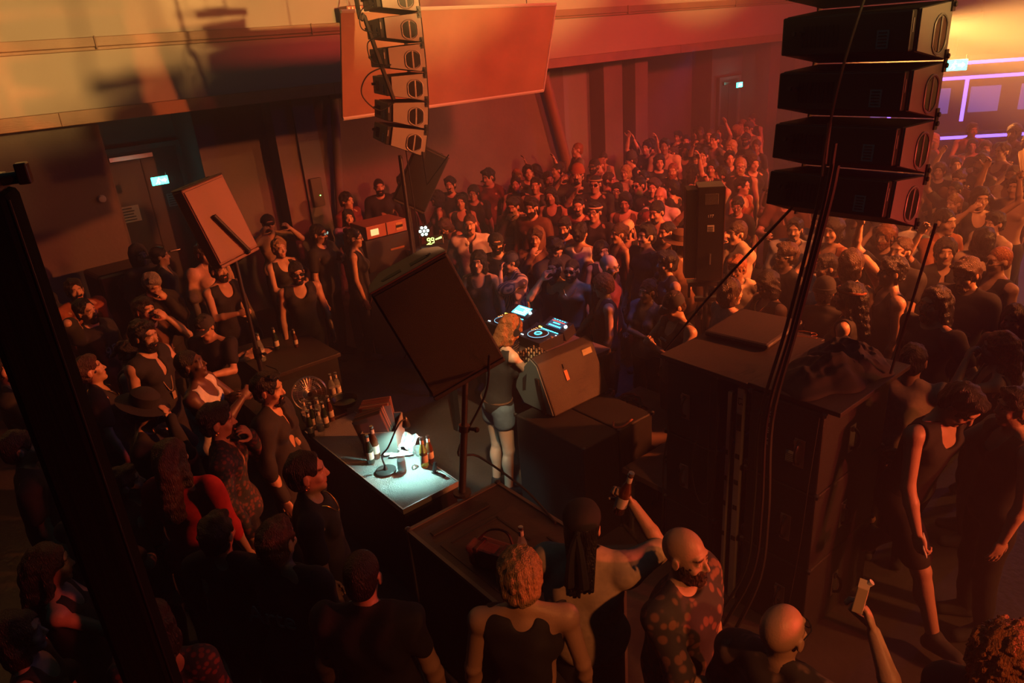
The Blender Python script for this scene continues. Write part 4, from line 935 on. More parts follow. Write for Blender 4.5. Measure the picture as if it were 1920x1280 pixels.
# ---- flight case in the foreground
r=atS('flight_case','dark brown flight case with metal edges, the speaker pole standing on it','flight case',2.10,2.86,0)
MB().box(-.36,.36,-.57,.57,.03,1.0).build('case_body',M_ply,r,bevel=.004)
MB().box(-.30,.26,-.42,.30,1.0,1.006).build('lid_inset',mat('worn_board',(.042,.026,.022),.5,bump=.2,bscale=20,var=.2,vscale=6),r)
b=MB()
for x in (-.36,.36): b.box(x-.012,x+.012,-.57,.57,.985,1.008)
for y in (-.57,.57): b.box(-.36,.36,y-.012,y+.012,.985,1.008)
for x in (-.36,.36):
    for y in (-.57,.57): b.box(x-.012,x+.012,y-.012,y+.012,.03,1.0)
b.build('edge_rail',mat('dull_edge_metal',(.16,.15,.14),.45,.7),r)
for x in (-.36,.36):
    for y in (-.57,.57): MB().ball((x,y,1.0),.026,8).build('ball_corner',M_dsteel,r,smooth=True)
for y in (.42,): MB().box(-.28,.16,y-.02,y+.02,1.004,1.012).build('lid_slot',M_ink,r)
b=MB(); b.box(-.24,.12,.26,.275,1.004,1.010); b.box(.105,.12,-.05,.27,1.004,1.010); b.box(.2,.215,-.4,-.1,1.004,1.01); b.build('lid_groove',M_ink,r)
r=atS('shoulder_bag','brown-red leather bag lying on the flight case','bag',1.93,2.78,1.008,.35)
MB().box(-.075,.075,-.15,.15,0,.13).build('bag_body',mat('oxblood_leather',(.28,.065,.05),.42,bump=.2,bscale=40),r,bevel=.03,seg=3)
MB().box(-.08,.02,-.152,.152,.095,.14).build('flap',mat('oxblood_leather',(.28,.065,.05),.42),r,bevel=.015)
for y in (-.07,.08): MB().box(-.083,.03,y-.012,y+.012,.01,.145).build('strap',mat('dark_leather',(.09,.02,.018),.4),r,bevel=.004)
b=MB(); b.tube(spline([(.02,-.12,.13),(.06,-.05,.20),(.05,.06,.19),(.0,.12,.13)],5),.008,6); b.build('carry_handle',mat('dark_leather',(.09,.02,.018),.4),r,smooth=True)
M_brown=mat('brown_glass',(.10,.035,.010),.08,coat=1.); M_clear=mat('clear_glass',(.6,.75,.75),.06,alpha=.25,coat=1.); M_amber=mat('amber_drink',(1.,.62,.12),.1,trans=.9); M_paperlab=mat('paper_label',(.6,.58,.5),.6); M_dglass=mat('dark_green_glass',(.02,.04,.02),.08,coat=1.)
def bottle(label,loc,m=M_brown,s=1.,cap=True,group=None,rot=(0,0,0),lab=True,tall=1.):
    r=empty('bottle',label,'bottle',loc,rot,group,s)
    MB().lathe([(.026,0),(.0305,.006),(.0305,.13*tall),(.027,.15*tall),(.015,.19*tall),(.0125,.235*tall),(.0138,.238*tall),(.0138,.248*tall),(.004,.25*tall)],16).build('glass_body',m,r,smooth=True)
    if lab: MB().lathe([(.0309,.045),(.031,.046),(.031,.105),(.0309,.106)],16).build('paper_label',M_paperlab,r,smooth=True); MB().lathe([(.0146,.195*tall),(.0150,.196*tall),(.0138,.226*tall),(.0136,.227*tall)],12).build('neck_label',M_paperlab,r,smooth=True)
    if cap: MB().lathe([(.0148,.236*tall),(.0155,.24*tall),(.0145,.253*tall),(.003,.254*tall)],12).build('cap',M_steel,r,smooth=True)
    return r
bottle('clear bottle standing behind the brown-red bag on the flight case',W(2.05,2.68,1.008),M_clear,1.)
cable('long black cable sagging from the tilted loudspeaker over the flight case',[Vector(cN)+Vector((.28,-.05,-.18)),Vector(cN)+Vector((.22,.15,-.55)),Vector((-.42,4.25,1.25)),Vector((-.30,4.45,1.08)),Vector((.0,4.1,1.02)),Vector((.18,3.72,1.01))],.008)
o=empty('shadow','','x',(0,0,0)); bpy.data.objects.remove(o)
# ---- tray table with lamp, bottles, papers, record crate
r=atS('side_table','grey tray table under the bright lamp','table',2.17,4.62,0)
MB().box(-.235,.235,-.78,.78,.815,.845).build('table_top',M_table,r,bevel=.004)
b=MB(); b.box(-.24,.24,-.785,-.775,.81,.853); b.box(-.24,-.23,-.78,.78,.81,.853); b.box(.23,.24,-.78,.78,.81,.853); b.build('rim',mat('pale_rim',(.55,.58,.56),.35,.5),r)
MB().box(-.22,.22,-.76,.76,.05,.815).build('side_skirt',mat('black_cloth_skirt',(.012,.014,.015),.9),r)
TZ=.848
def tp(px,py,z=TZ): return Vector(atz(px,py,z))
lb_=tp(724,884)
r=empty('desk_lamp','gooseneck desk lamp with a round dark base, shining on the papers','lamp',lb_)
MB().lathe([(.072,0),(.078,.004),(.078,.016),(.072,.02),(.02,.024),(.014,.04),(.008,.06)],28).build('base',mat('lamp_dark',(.05,.055,.055),.3,.3),r,smooth=True)
hp_=tp(757,806,1.06)-lb_
nk=spline([(0,0,.04),(-.012,.0,.14),tuple(tp(728,838,1.08)-lb_),tuple(tp(742,806,1.22)-lb_),tuple(tp(752,790,1.27)-lb_),tuple(tp(760,786,1.25)-lb_)],6)
MB().tube(nk,.0065,8).build('gooseneck',mat('lamp_dark',(.05,.055,.055),.3,.3),r,smooth=True)
he=nk[-1]; aim=(tp(772,868)-lb_-he).normalized()
q=(-aim).to_track_quat('Z','Y').to_matrix().to_4x4(); T=Matrix.Translation(he)@q
MB().lathe([(.03,-.06),(.032,-.055),(.022,-.01),(.012,.02),(.004,.025)],16,T).build('lamp_head',mat('lamp_dark',(.05,.055,.055),.3,.3),r,smooth=True)
MB().lathe([(.026,-.062),(.027,-.058)],16,T).build('light_panel',mat('lamp_white',(.9,.95,.95),.4,emit=(.62,1.,.95),est=60),r)
LAMP=lb_+he+aim*.075; LAIM=aim
# papers
for i,(px,py,sz,rz,lb) in enumerate(((742,842,.15,.4,'white sheet of paper lying flat under the lamp, nearest the crate'),(762,836,.14,1.1,'crumpled white paper standing up under the lamp'),(753,850,.12,.1,'folded white paper at the front of the papers under the lamp'))):
    R=random.Random(i); g=8; vs=[]; fs=[]
    for a in range(g):
        for c in range(g):
            vs.append((sz*(a/(g-1)-.5)*1.5,sz*(c/(g-1)-.5)*1.1,.012+ (.035 if i==1 else .012)*R.random()+(.05*abs(a/(g-1)-.5) if i==1 else 0)))
    for a in range(g-1):
        for c in range(g-1): fs.append((a*g+c,(a+1)*g+c,(a+1)*g+c+1,a*g+c+1))
    o=MB().add(vs,fs).build('paper',mat('white_paper',(.85,.87,.86),.8),loc=tp(px,py),rot=(0,0,rz)); sd=o.modifiers.new('s','SOLIDIFY'); sd.thickness=.002; tag(o,lb,'paper')
bottle('dark beer bottle at the left edge of the lamp-lit table',tp(696,868),M_dglass)
bottle('brown beer bottle with a pale label between the crate and the gooseneck',tp(706,858),M_brown,1.12)
bottle('bottle of amber drink right of the glasses on the lamp-lit table',tp(797,874),M_amber,1.0)
bottle('brown bottle behind the bottle of amber drink',tp(808,866),M_brown,.92)
r=empty('water_bottle','clear plastic bottle with blue liquid standing in front of the papers','bottle',tp(755,884))
MB().lathe([(.028,0),(.033,.006),(.033,.13),(.024,.16),(.013,.185),(.013,.20),(.004,.201)],18).build('plastic_body',M_clear,r,smooth=True)
MB().lathe([(.0265,.008),(.0305,.012),(.0305,.105),(.004,.106)],16).build('blue_liquid',mat('blue_liquid',(.45,.9,1.),.15,trans=.95),r,smooth=True)
for i,(px,py,lb) in enumerate(((773,850,'short glass beside the papers'),(786,853,'glass with a yellow rim beside the bottle of amber drink'))):
    o=MB().lathe([(.024,0),(.027,.004),(.031,.075),(.028,.075),(.024,.008),(.004,.008)],16).build('drinking_glass',M_clear,smooth=True,loc=tp(px,py)); tag(o,lb+' on the lamp-lit table','glass')
heap('crumpled_foil','crumpled foil ball in front of the glasses on the lamp-lit table',0,0,0,.028,.026,.03,2,mat('foil',(.6,.6,.58),.25,.9),'foil',.01)
COL.objects['crumpled_foil'].location=tp(778,876)
r=empty('phone_holder','small black angled phone holder at the right of the lamp-lit table','holder',tp(812,886),(0,0,.9))
b=MB(); b.box(-.012,.012,-.02,.0,0,.11,Matrix.Rotation(.25,4,'X')); b.build('upright',M_blk2,r,bevel=.003); MB().box(-.012,.012,-.12,.01,0,.014).build('foot',M_blk2,r,bevel=.003)
# record crate
cr=tp(716,852); r=empty('record_crate','grey crate packed with leaning record sleeves','crate',cr,(0,0,math.radians(-3)))
mg=mat('grey_crate_card',(.30,.31,.29),.7,var=.08,vscale=10)
b=MB(); b.box(-.135,.135,-.01,0,0,.20); b.box(-.135,-.127,0,.32,0,.20); b.box(.127,.135,0,.32,0,.20); b.box(-.135,.135,.31,.32,0,.20); b.box(-.135,.135,0,.32,0,.01); b.build('crate_body',mg,r)
R=random.Random(11)
sl_=[mat('record_sleeve_%d'%i,c,.6) for i,c in enumerate(((.42,.16,.10),(.30,.13,.09),(.5,.42,.34),(.2,.12,.1),(.55,.3,.2),(.12,.11,.11)))]
s0=None
for i in range(26):
    y=.02+i*.0112; M=Matrix.Translation((-.005+.004*R.random()-.03*(i>12),y,.012))@Matrix.Rotation((-.30 if i<12 else -.12)+.03*R.random(),4,'Y')@Matrix.Rotation(-.05-.018*i*.3,4,'X')
    o=MB().box(-.118,.118,0,.005,0,.31).build('record_sleeve',sl_[R.randrange(6)],bevel=0); o.matrix_world=r.matrix_basis@M if False else (Matrix.Translation(cr)@Matrix.Rotation(math.radians(-3),4,'Z')@M)
    tag(o,'record sleeve leaning in the grey crate by the lamp','record','record sleeves in the crate')
# fan, bowl, bottles behind the table
fp=Vector(atz(588,770,.86))
o=atS('back_table','dark table behind the lamp-lit table, crowded with bottles','table',2.05,5.95,0); MB().box(-.3,.3,-.52,.55,.82,.855).build('table_top',M_ply,o,bevel=.004); MB().box(-.27,.27,-.5,.53,.04,.82).build('side_skirt',mat('black_cloth_skirt',(.012,.014,.015),.9),o)
r=empty('desk_fan','round wire-cage desk fan on the dark back table','fan',Vector(atz(588,775,.858)),(0,0,math.radians(18)))
MB().lathe([(.07,0),(.07,.012),(.02,.02),(.012,.09)],18).build('base',M_blk2,r,smooth=True)
Rf=Matrix.Translation((0,0,.20))@Matrix.Rotation(math.radians(80),4,'X'); b=MB(); n=36
for zz,sc in ((.03,1.),(-.03,1.)):
    for rad in (.145,.105,.06): b.tube([(rad*math.cos(t),rad*math.sin(t),zz*(1.35-rad*2.4)) for t in [2*math.pi*i/32 for i in range(32)]],.0017,4,Rf,closed=True)
    for i in range(n):
        t=2*math.pi*i/n; b.tube([(.02*math.cos(t),.02*math.sin(t),zz*1.35),(.09*math.cos(t),.09*math.sin(t),zz*1.2),(.147*math.cos(t),.147*math.sin(t),zz*.6)],.0011,3,Rf)
b.tube([(.148*math.cos(t),.148*math.sin(t),0) for t in [2*math.pi*i/36 for i in range(36)]],.004,5,Rf,closed=True)
b.build('wire_cage',M_steel,r,smooth=True)
b=MB()
for i in range(4):
    M=Rf@Matrix.Rotation(i*math.pi/2,4,'Z')@Matrix.Rotation(.5,4,'X'); b.add([(.02,-.02,0),(.12,-.045,0),(.125,.03,0),(.02,.02,0),(.02,-.02,.003),(.12,-.045,.003),(.125,.03,.003),(.02,.02,.003)],[(0,1,2,3),(7,6,5,4),(0,4,5,1),(1,5,6,2),(2,6,7,3),(3,7,4,0)],M)
b.build('blade',mat('fan_blade',(.12,.08,.07),.3),r); MB().cyl((0,0,-.09),(0,0,.025),.03,n=16,M=Rf).build('motor',M_blk2,r,smooth=True)
o=MB().lathe([(.05,0),(.1,.03),(.125,.075),(.12,.075),(.095,.035),(.004,.01)],24).build('bowl',M_blk2,smooth=True,loc=Vector(atz(648,762,.86))); tag(o,'black bowl beside the record crate','bowl')
spots=[(577,796,'nearest the fan base',M_clear),(590,802,'left of the middle in the front cluster',M_dglass),(602,792,'in the middle of the front cluster',M_clear),(612,800,'right in the front cluster',M_dglass),(622,788,'at the right end of the front cluster',M_brown),
 (626,745,'standing right of the fan cage',M_clear),(636,742,'beside the bowl, behind the fan',M_clear),(585,818,'lowest in the front cluster',M_dglass),(604,815,'lowest right of the front cluster',M_clear)]
for px,py,lb,m in spots: bottle('beer bottle on the dark back table, '+lb,Vector(atz(px,py,.858)),m,.95,group='bottles on the back table')
o=MB().box(-.05,.05,-.03,.03,0,.07).build('paper_carton',mat('carton_card',(.55,.38,.28),.7),bevel=.004,loc=Vector(atz(578,784,.858)),rot=(0,0,.5)); tag(o,'pale carton among the bottles below the fan','carton')
# glittering sequin jacket hung over the table edge
seq=mat('black_sequins',(.05,.055,.055),.22,.9,bump=1.,bscale=55)
o=heap('sequin_jacket','black sequinned jacket hanging off the near end of the dark back table',1.75,5.25,.35,.10,.12,.62,21,seq,'jacket',.05)
# table with cloth at left centre
r=atS('booth_table','dark table between the two sunglasses wearers, holding a folded coat','table',2.45,7.15,0)
MB().box(-.35,.45,-.55,.5,.86,.90).build('table_top',M_ply,r,bevel=.004); MB().box(-.32,.42,-.52,.47,.04,.86).build('side_skirt',mat('black_cloth_skirt',(.012,.014,.015),.9),r)
heap('folded_coat','folded beige coat on the dark table under the tilted left loudspeaker',2.25,7.3,.90,.2,.14,.09,31,cloth_mat((.42,.24,.17)),'coat',.03)
bottle('tall bottle in front of the folded beige coat',Vector(atz(493,676,.905)),M_clear,1.2)
bottle('bottle held near the table corner by the man in tank top and sunglasses',Vector(atz(520,655,.905)),M_dglass,1.)
bottle('short bottle right of the man in tank top and sunglasses',Vector(atz(556,650,.905)),M_brown,.8)
# left side-fill box and far-left cabinet
r=atS('bass_cabinet','tall black loudspeaker cabinet standing against the left wall','speaker',1.72,10.35,0,.1)
MB().box(-.32,.32,-.3,.3,0,1.42).build('cabinet_body',M_blk2,r,bevel=.04); b=MB(); n=6
b.tube([(-.10,-.302,1.16),(.20,-.302,1.14),(.26,-.302,1.27),(.16,-.302,1.36),(-.05,-.302,1.35),(-.12,-.302,1.28)],.006,5,closed=True); b.build('horn_rim',M_dsteel,r,smooth=True)
r=atS('side_fill_speaker','rounded black side-fill speaker half hidden by the large tilted loudspeaker','speaker',4.35,8.35,0,.0)
b=MB(); b.prism([(-.32,0),(-.34,.55),(-.26,.82),(-.12,.95),(.15,.98),(.45,.60),(.48,0)],-.30,.30,'y'); b.build('cabinet_body',M_blk,r,bevel=.02)
b=MB(); b.tube(spline([(-.34,-.31,.02),(-.355,-.31,.55),(-.27,-.31,.84),(-.12,-.31,.965),(.15,-.31,.99)],4),.010,6); b.build('edge_trim',mat('dull_red_trim',(.22,.12,.09),.5),r,smooth=True)
r=atS('rack_case','brown rack box with a lit square panel, on the black stack behind the left speakers','rack',4.78,8.85,1.42)
MB().box(-.32,.30,-.2,.25,0,.17).build('case_body',mat('red_brown_paint',(.35,.13,.09),.5),r,bevel=.006)
MB().box(-.26,-.14,-.206,-.2,.04,.125).build('lit_panel',mat('warm_panel',(.6,.5,.3),.5,emit=(1.,.72,.28),est=1.1),r,bevel=.003)
b=MB(); b.box(.13,.24,-.206,-.2,.035,.135); b.build('handle_dish',mat('warm_brass',(.55,.35,.15),.4,.6),r,bevel=.004); MB().box(.135,.235,-.212,-.205,.07,.105).build('handle_grip',M_blk2,r); MB().box(-.02,-.01,-.21,-.2,0,.17).build('strap',M_ink,r)
r=atS('rack_stack','black rack of equipment under the brown rack box','rack',4.78,8.95,0); MB().box(-.36,.4,-.3,.35,0,1.41).build('case_body',M_blk,r,bevel=.01)
for z in (.95,1.2): MB().box(.0,.22,-.31,-.3,z,z+.025).build('handle_slot',mat('brassy_metal',(.4,.2,.1),.4,.8),r)
pp=Vector(atz(795,433,1.38))
r=empty('led_par_light','small round lamp with seven white-green lights, facing the camera','lamp',pp)
nd=(Vector((0,0,CH))-pp).normalized(); T=nd.to_track_quat('Z','Y').to_matrix().to_4x4()
MB().lathe([(.06,-.14),(.085,-.13),(.09,.0),(.086,.008),(.004,.004)],24,T).build('housing',M_blk2,r,smooth=True)
b=MB()
for i in range(7):
    a=0 if i==0 else 1; t=i*math.pi/3; b.lathe([(.0195,.008),(.0185,.013),(.004,.015)],14,T@Matrix.Translation((a*.052*math.cos(t),a*.052*math.sin(t),0)))
b.build('light_cell',mat('par_white',(.8,1,.9),.4,emit=(.55,1.,.82),est=9),r,smooth=True)
b=MB(); b.tube([(0,.1,-.06),(0,.13,-.1),(0,.05,-.16),(0,-.05,-.16),(0,-.13,-.1),(0,-.1,-.06)],.008,5,T); b.build('yoke',M_dsteel,r,smooth=True)
dp=Vector(atz(812,451,1.30))
r=empty('level_display','small box with the glowing yellow-green number 99 above the tilted loudspeaker','display',dp,(-.35,0,math.radians(6)))
MB().box(-.10,.14,0,.12,-.05,.07).build('housing',M_blk2,r,bevel=.004)
L_yg=mat('display_yellow_green',(.3,.4,.05),.4,emit=(.62,1.,.16),est=7); 
b=MB()
def seg(b,x,z,on,s=.04,t=.0085):
    S7={'a':(0,2*s,1),'b':(s,1.5*s,0),'c':(s,.5*s,0),'d':(0,0,1),'f':(0,1.5*s,0),'g':(0,s,1)}
    for k in on:
        dx,dz,hz=S7[k]
        if hz: b.box(x+.004,x+s-.004,-.004,0,z+dz-t/2,z+dz+t/2)
        else: b.box(x+dx-t/2,x+dx+t/2,-.004,0,z+dz-s*.42,z+dz+s*.42)
seg(b,-.075,-.03,'abcdfg',.034); seg(b,-.022,-.03,'abcdfg',.034); b.build('digit',L_yg,r)
b=MB(); [b.box(.035+.018*i,.047+.018*i,-.004,0,.005+.004*i,.022+.006*i) for i in range(5)]; b.box(-.09,-.02,-.004,0,-.047,-.041); b.build('level_bar',L_yg,r)
r=atS('equipment_table','dark table carrying the small lamp and the 99 display','table',5.28,8.25,0); MB().box(-.3,.5,-.35,.35,1.14,1.18).build('table_top',M_ply,r,bevel=.004)
for a in (-.27,.47):
    for c in (-.32,.32): MB().box(a-.02,a+.02,c-.02,c+.02,0,1.14).build('leg',M_dsteel,r)
MB().cyl((0,0,0),(0,0,.12),.012).build('lamp_post',M_dsteel,r,loc=(0,.1,1.18)) if False else None
# black draped pillar at the left foreground
pl=atd(80,690,2.4)
_pm=mat('black_drape',(.006,.008,.009),.95,bump=.3,bscale=8,aniso=(6,6,.3)); _pm.node_tree.nodes['Principled BSDF'].inputs['Specular IOR Level'].default_value=.05
r=empty('black_pillar','tall black pillar in the left foreground, leaning across the frame','pillar',(pl[0],pl[1],0),(0,0,.35))
MB().box(-.075,.075,-.075,.075,0,3.52).build('post',mat('black_drape',(.008,.010,.011),.95,bump=.3,bscale=8,aniso=(6,6,.3)),r,bevel=.02)
b=MB(); b.box(-.06,.06,-.06,.06,3.52,3.56); b.cyl((-.08,0,3.54),(.13,-.02,3.55),.017,n=10); b.box(.10,.13,-.04,.0,3.53,3.585); b.build('top_clamp',M_blk2,r,bevel=.004)
MB().box(.074,.077,-.074,-.069,0,3.5).build('edge_piping',M_dsteel,r)
# clamp lamp on upper wall
r=atS('wall_floodlight','small metal floodlight clamped to the pale upper wall, top left of the smaller array','floodlight',5.62,10.25,4.24)
MB().box(-.17,.17,-.12,.12,-.10,.10).build('housing',mat('warm_metal',(.35,.15,.09),.4,.6),r,bevel=.01); b=MB(); [b.box(-.15+.06*i,-.13+.06*i,-.13,-.12,-.08,.08) for i in range(6)]; b.build('fins',M_edge,r); b=MB(); b.tube([(-.1,0,.1),(-.05,0,.24),(.05,0,.24),(.1,0,.1)],.008,5); b.build('yoke',M_edge,r)
# far bar with violet lights
L_vio=mat('violet_tube',(.2,.1,.4),.4,emit=(.25,.14,1.),est=3)
x0,y0=S(atz(1835,215,1.1)); 
BX,BY=17.9,5.9
r=atS('bar','far bar outlined with violet light tubes, deep in the orange haze','bar',BX,BY,0,rot=.75)
MB().box(-.3,.3,-3.2,2.6,0,1.15).build('counter',M_ply,r,bevel=.02)
MB().box(1.5,1.9,-3.2,2.6,0,2.3).build('back_shelf',M_ply,r)
MB().box(-.6,1.9,-3.2,2.6,2.35,2.6).build('canopy',M_ply,r)
b=MB()
for zz in (2.34,2.62): b.box(-.64,-.60,-3.2,2.6,zz-.03,zz+.03)
for y in (-2.9,-1.6,-.4,.9,2.3): b.box(-.64,-.60,y-.03,y+.03,1.5,2.34)
b.box(-.33,-.30,-3.0,1.2,1.1,1.16); b.build('light_tube',L_vio,r)
for i in range(5): MB().box(1.42,1.5,-2.8+i*1.05,-2.2+i*1.05,1.4,1.95).build('lit_panel',mat('violet_panel',(.2,.15,.4),.4,emit=(.3,.25,1.),est=.3),r)
# ================================================================ the crowd
def place(px,py,sf,label,height=1.75,**o):
    """stand a person so that the head is seen at px,py; sf: 0 faces the camera, 90 faces picture-right, 180 away"""
    pose={k:v for k,v in o.items() if k in('ar','al','yaw','pitch','tilt','lean','side','twist','legs','fem','bulk','handr','handl')}
    G=cached(('G',repr(sorted(pose.items(),key=lambda t:t[0]))),lambda:make_pose(**pose))
    hc=G['Hh']((0,0,1.64)); best=None
    for dh in (0,-.03,.03,-.06,.06,-.09,.09,-.12):
        hh=height+dh
        if hh<1.54 or hh>1.93: continue
        P=atz(px,py,hc[2]*hh/1.75); md=min([9.]+[math.hypot(P[0]-a,P[1]-b_) for a,b_ in TAKEN]); sx_,sy_=S(P)
        if any(a0-.2<sx_<a1+.2 and b0-.2<sy_<b1+.2 for a0,a1,b0,b1 in OBST): md*=.1
        if best is None or md>best[0]+.02: best=(md,hh)
        if best[0]>.45: break
    height=best[1]; s=height/1.75; P=atz(px,py,hc[2]*s); D=math.hypot(P[0],P[1])
    phi=math.degrees(math.atan2(P[0],P[1])); b=phi+180-sf; br=-math.radians(b)
    ox=(hc[0]*math.cos(br)-hc[1]*math.sin(br))*s; oy=(hc[0]*math.sin(br)+hc[1]*math.cos(br))*s
    loc=(P[0]-ox,P[1]-oy,0); TAKEN.append((loc[0],loc[1]))
    if 'h' not in o: o['h']=.0065 if D<3.4 else .0085 if D<6.3 else .0105 if D<9.5 else .0125
    return person(label,loc,b,height=height,**o)
TAKEN=[]
OBST=[(3.62,4.56,4.35,5.8),(2.1,2.9,6.6,7.65),(4.98,5.78,7.9,8.6),(1.74,2.46,2.29,3.43),(3.58,4.46,1.72,2.95),(3.28,4.1,3.43,4.3),(1.93,2.41,3.85,5.4),(15.2,20.9,2.6,9.0),(1.75,2.35,5.4,6.5),(1.4,2.05,10.0,10.7),(4.4,5.2,8.6,9.3),(4.0,4.85,8.0,8.7),(3.66,4.85,2.9,4.3)]
T_print=mat('dark_leaf_print',(.05,.04,.04),.75)
def patterned(name,base,c2,scale,kind='VORONOI'):
    m=mat(name,base,.8,bump=.2,bscale=12,var=.01); nt=m.node_tree; bs=nt.nodes['Principled BSDF']
    tc=nt.nodes.new('ShaderNodeTexCoord'); n=nt.nodes.new('ShaderNodeTex'+{'VORONOI':'Voronoi','NOISE':'Noise','WAVE':'Wave'}[kind]); n.inputs['Scale'].default_value=scale
    if kind=='WAVE': n.inputs['Distortion'].default_value=6; n.inputs['Detail'].default_value=1
    nt.links.new(tc.outputs['Object'],n.inputs['Vector']); r=nt.nodes.new('ShaderNodeValToRGB'); r.color_ramp.interpolation='EASE'
    e=r.color_ramp.elements; e[0].position=.32; e[1].position=.5; e[0].color=(*base,1); e[1].color=(*c2,1)
    nt.links.new(n.outputs['Distance' if kind=='VORONOI' else 'Fac'],r.inputs['Fac']); nt.links.new(r.outputs[0],bs.inputs['Base Color']); return m
PAT_leaf=patterned('leaf_print_cloth',(.26,.12,.08),(.05,.045,.05),20)
PAT_swirl=patterned('swirl_print_cloth',(.30,.19,.15),(.04,.035,.035),13,'NOISE')
PAT_zeb=patterned('striped_print_cloth',(.55,.40,.28),(.08,.07,.10),9,'WAVE')
PAT_jac=patterned('dark_embroidered_cloth',(.16,.05,.04),(.025,.03,.04),34)
N=dict
near=[
(12,692,75,'bearded person in glasses and black T-shirt at the left picture edge, left of the pillar',N(hair='receding',beard=1,extras=('glasses',),ar='front',al='down',pitch=5)),
(38,838,84,'person with short dark hair in profile, lower left edge, below the bearded one in glasses',N(hair='crop',ar='down',al='front')),
(92,1058,80,'person with long dark hair in a black tank top, arms folded, lower left corner',N(fem=True,hair='long',top='tank',ar='cross',al='cross',height=1.68,pitch=4)),
(36,1188,70,'person in the darkest lower left corner, only face and forearm catching red',N(fem=True,hair='wavy',top='tank',ar='front',al='down',height=1.62)),
(236,905,82,'short-haired person in profile right of the foot of the black pillar',N(hair='short',top='jacket',height=1.7,ar='down',al='down',pitch=-8)),
(322,858,150,'long-haired person from behind with a bright red top, lower left',N(fem=True,hair='long',hc='hbrown',top='rolled',tc='red',height=1.7)),
(168,693,84,'person with a short dark bob in profile beside the black pillar',N(fem=True,hair='short',hc='hbrown',top='shirt',tc='black',height=1.72,pitch=-12,extras=('chain',))),
(357,683,68,'dark-skinned person in a white tank top, hands clasped, looking up to the right',N(skin='dark',hair='buzz',top='tank',tc='white',ar='clasp',al='chest',pitch=-14,height=1.78,bulk=1.12)),
(408,788,80,'person in an embroidered dark jacket, fist raised to the chin, earring',N(hair='short',beard=0,top='jacket',topmat=PAT_jac,al='chin',ar='down',extras=('earring',),pitch=2,height=1.76)),
(272,768,75,'person in a wide black hat with hands at the mouth, left crowd',N(hair='short',top='long',ar='face',al='chin',pitch=18,extras=('brimhat:black',),height=1.74)),
(503,728,66,'smiling person with sunglasses pushed up on the hair, black zip top',N(hair='short',beard=0,top='jacket',ar='down',al='down',extras=('topglasses',),height=1.8,pitch=4)),
(575,884,84,'person with receding hair in profile, black T-shirt and earring, left of the lit table',N(hair='receding',beard=None,ar='down',al='down',extras=('earring','chain'),height=1.8)),
(520,1015,138,'person seen from behind in a black shirt with pale script across the back',N(hair='short',hc='hbrown',ar='down',al='front',height=1.72)),
(680,1078,158,'broad person with a shaved head seen from behind, black T-shirt, bottom centre left',N(hair='buzz',bulk=1.14,ar='down',al='down',height=1.76,pitch=12)),
(975,1078,176,'person with curly bleached hair and a thin headband seen from behind, black sleeveless top',N(hair='curly',hc='blond',top='vest',ar='down',al='down',extras=('band:black',),height=1.76,pitch=8)),
(1092,985,168,'person in a black bandana with long locks and a loose beige T-shirt, raising a bottle',N(fem=False,hair='dreads',top='tee',tc='beige',inf=.022,ar='raise',al='front',handr=1.4,extras=('bandana:black',),height=1.72,pitch=4)),
(1285,1037,62,'bald bearded grinning person in a leaf-print shirt, bottom centre',N(hair='bald',hc='hbrown',beard=1,top='polo',topmat=PAT_leaf,ar='front',al='down',height=1.78,inf=.024,pitch=2)),
(1468,1182,150,'bald person in a swirl-print shirt from behind, holding a drink carton up',N(hair='bald',top='polo',topmat=PAT_swirl,ar='raise',al='down',height=1.75,inf=.022,extras=('glasses',))),
(1803,758,62,'person in a black tank top and shorts striding along the right side, phone in hand',N(hair='short',top='tank',bottom='shorts',legs='walk',ar='swing',al='back',lean=16,pitch=26,height=1.78,inf=.02)),
(1893,1240,178,'curly fair hair of a person at the bottom right corner',N(hair='afro',hc='ginger',top='tee',tc='charcoal',height=1.74)),
(1872,652,-80,'person with long straight reddish hair, hand at the mouth, right edge',N(fem=True,hair='long',hc='ginger',top='tank',al='face',ar='cross',height=1.7)),
(1712,675,172,'person with cropped dark hair from behind in a pale T-shirt, right of the subwoofer stack',N(hair='crop',tc='beige',inf=.024,ar='front',al='front',height=1.74,pitch=10)),
(1905,762,-60,'person at the right edge reaching an arm to the left, behind the striding one',N(hair='short',top='tank',ar='fwd',al='down',height=1.74)),
(285,1175,150,'dark figure from behind in a patterned black jacket, bottom left',N(hair='wavy',top='jacket',topmat=PAT_jac,height=1.7,fem=True)),
(408,1000,140,'dark figure from behind standing left of the one with script on the back',N(hair='short',top='long',height=1.76)),
(150,950,120,'dark figure with a forearm raised low, below the black pillar',N(hair='short',top='tee',ar='front',al='front',height=1.72)),
]
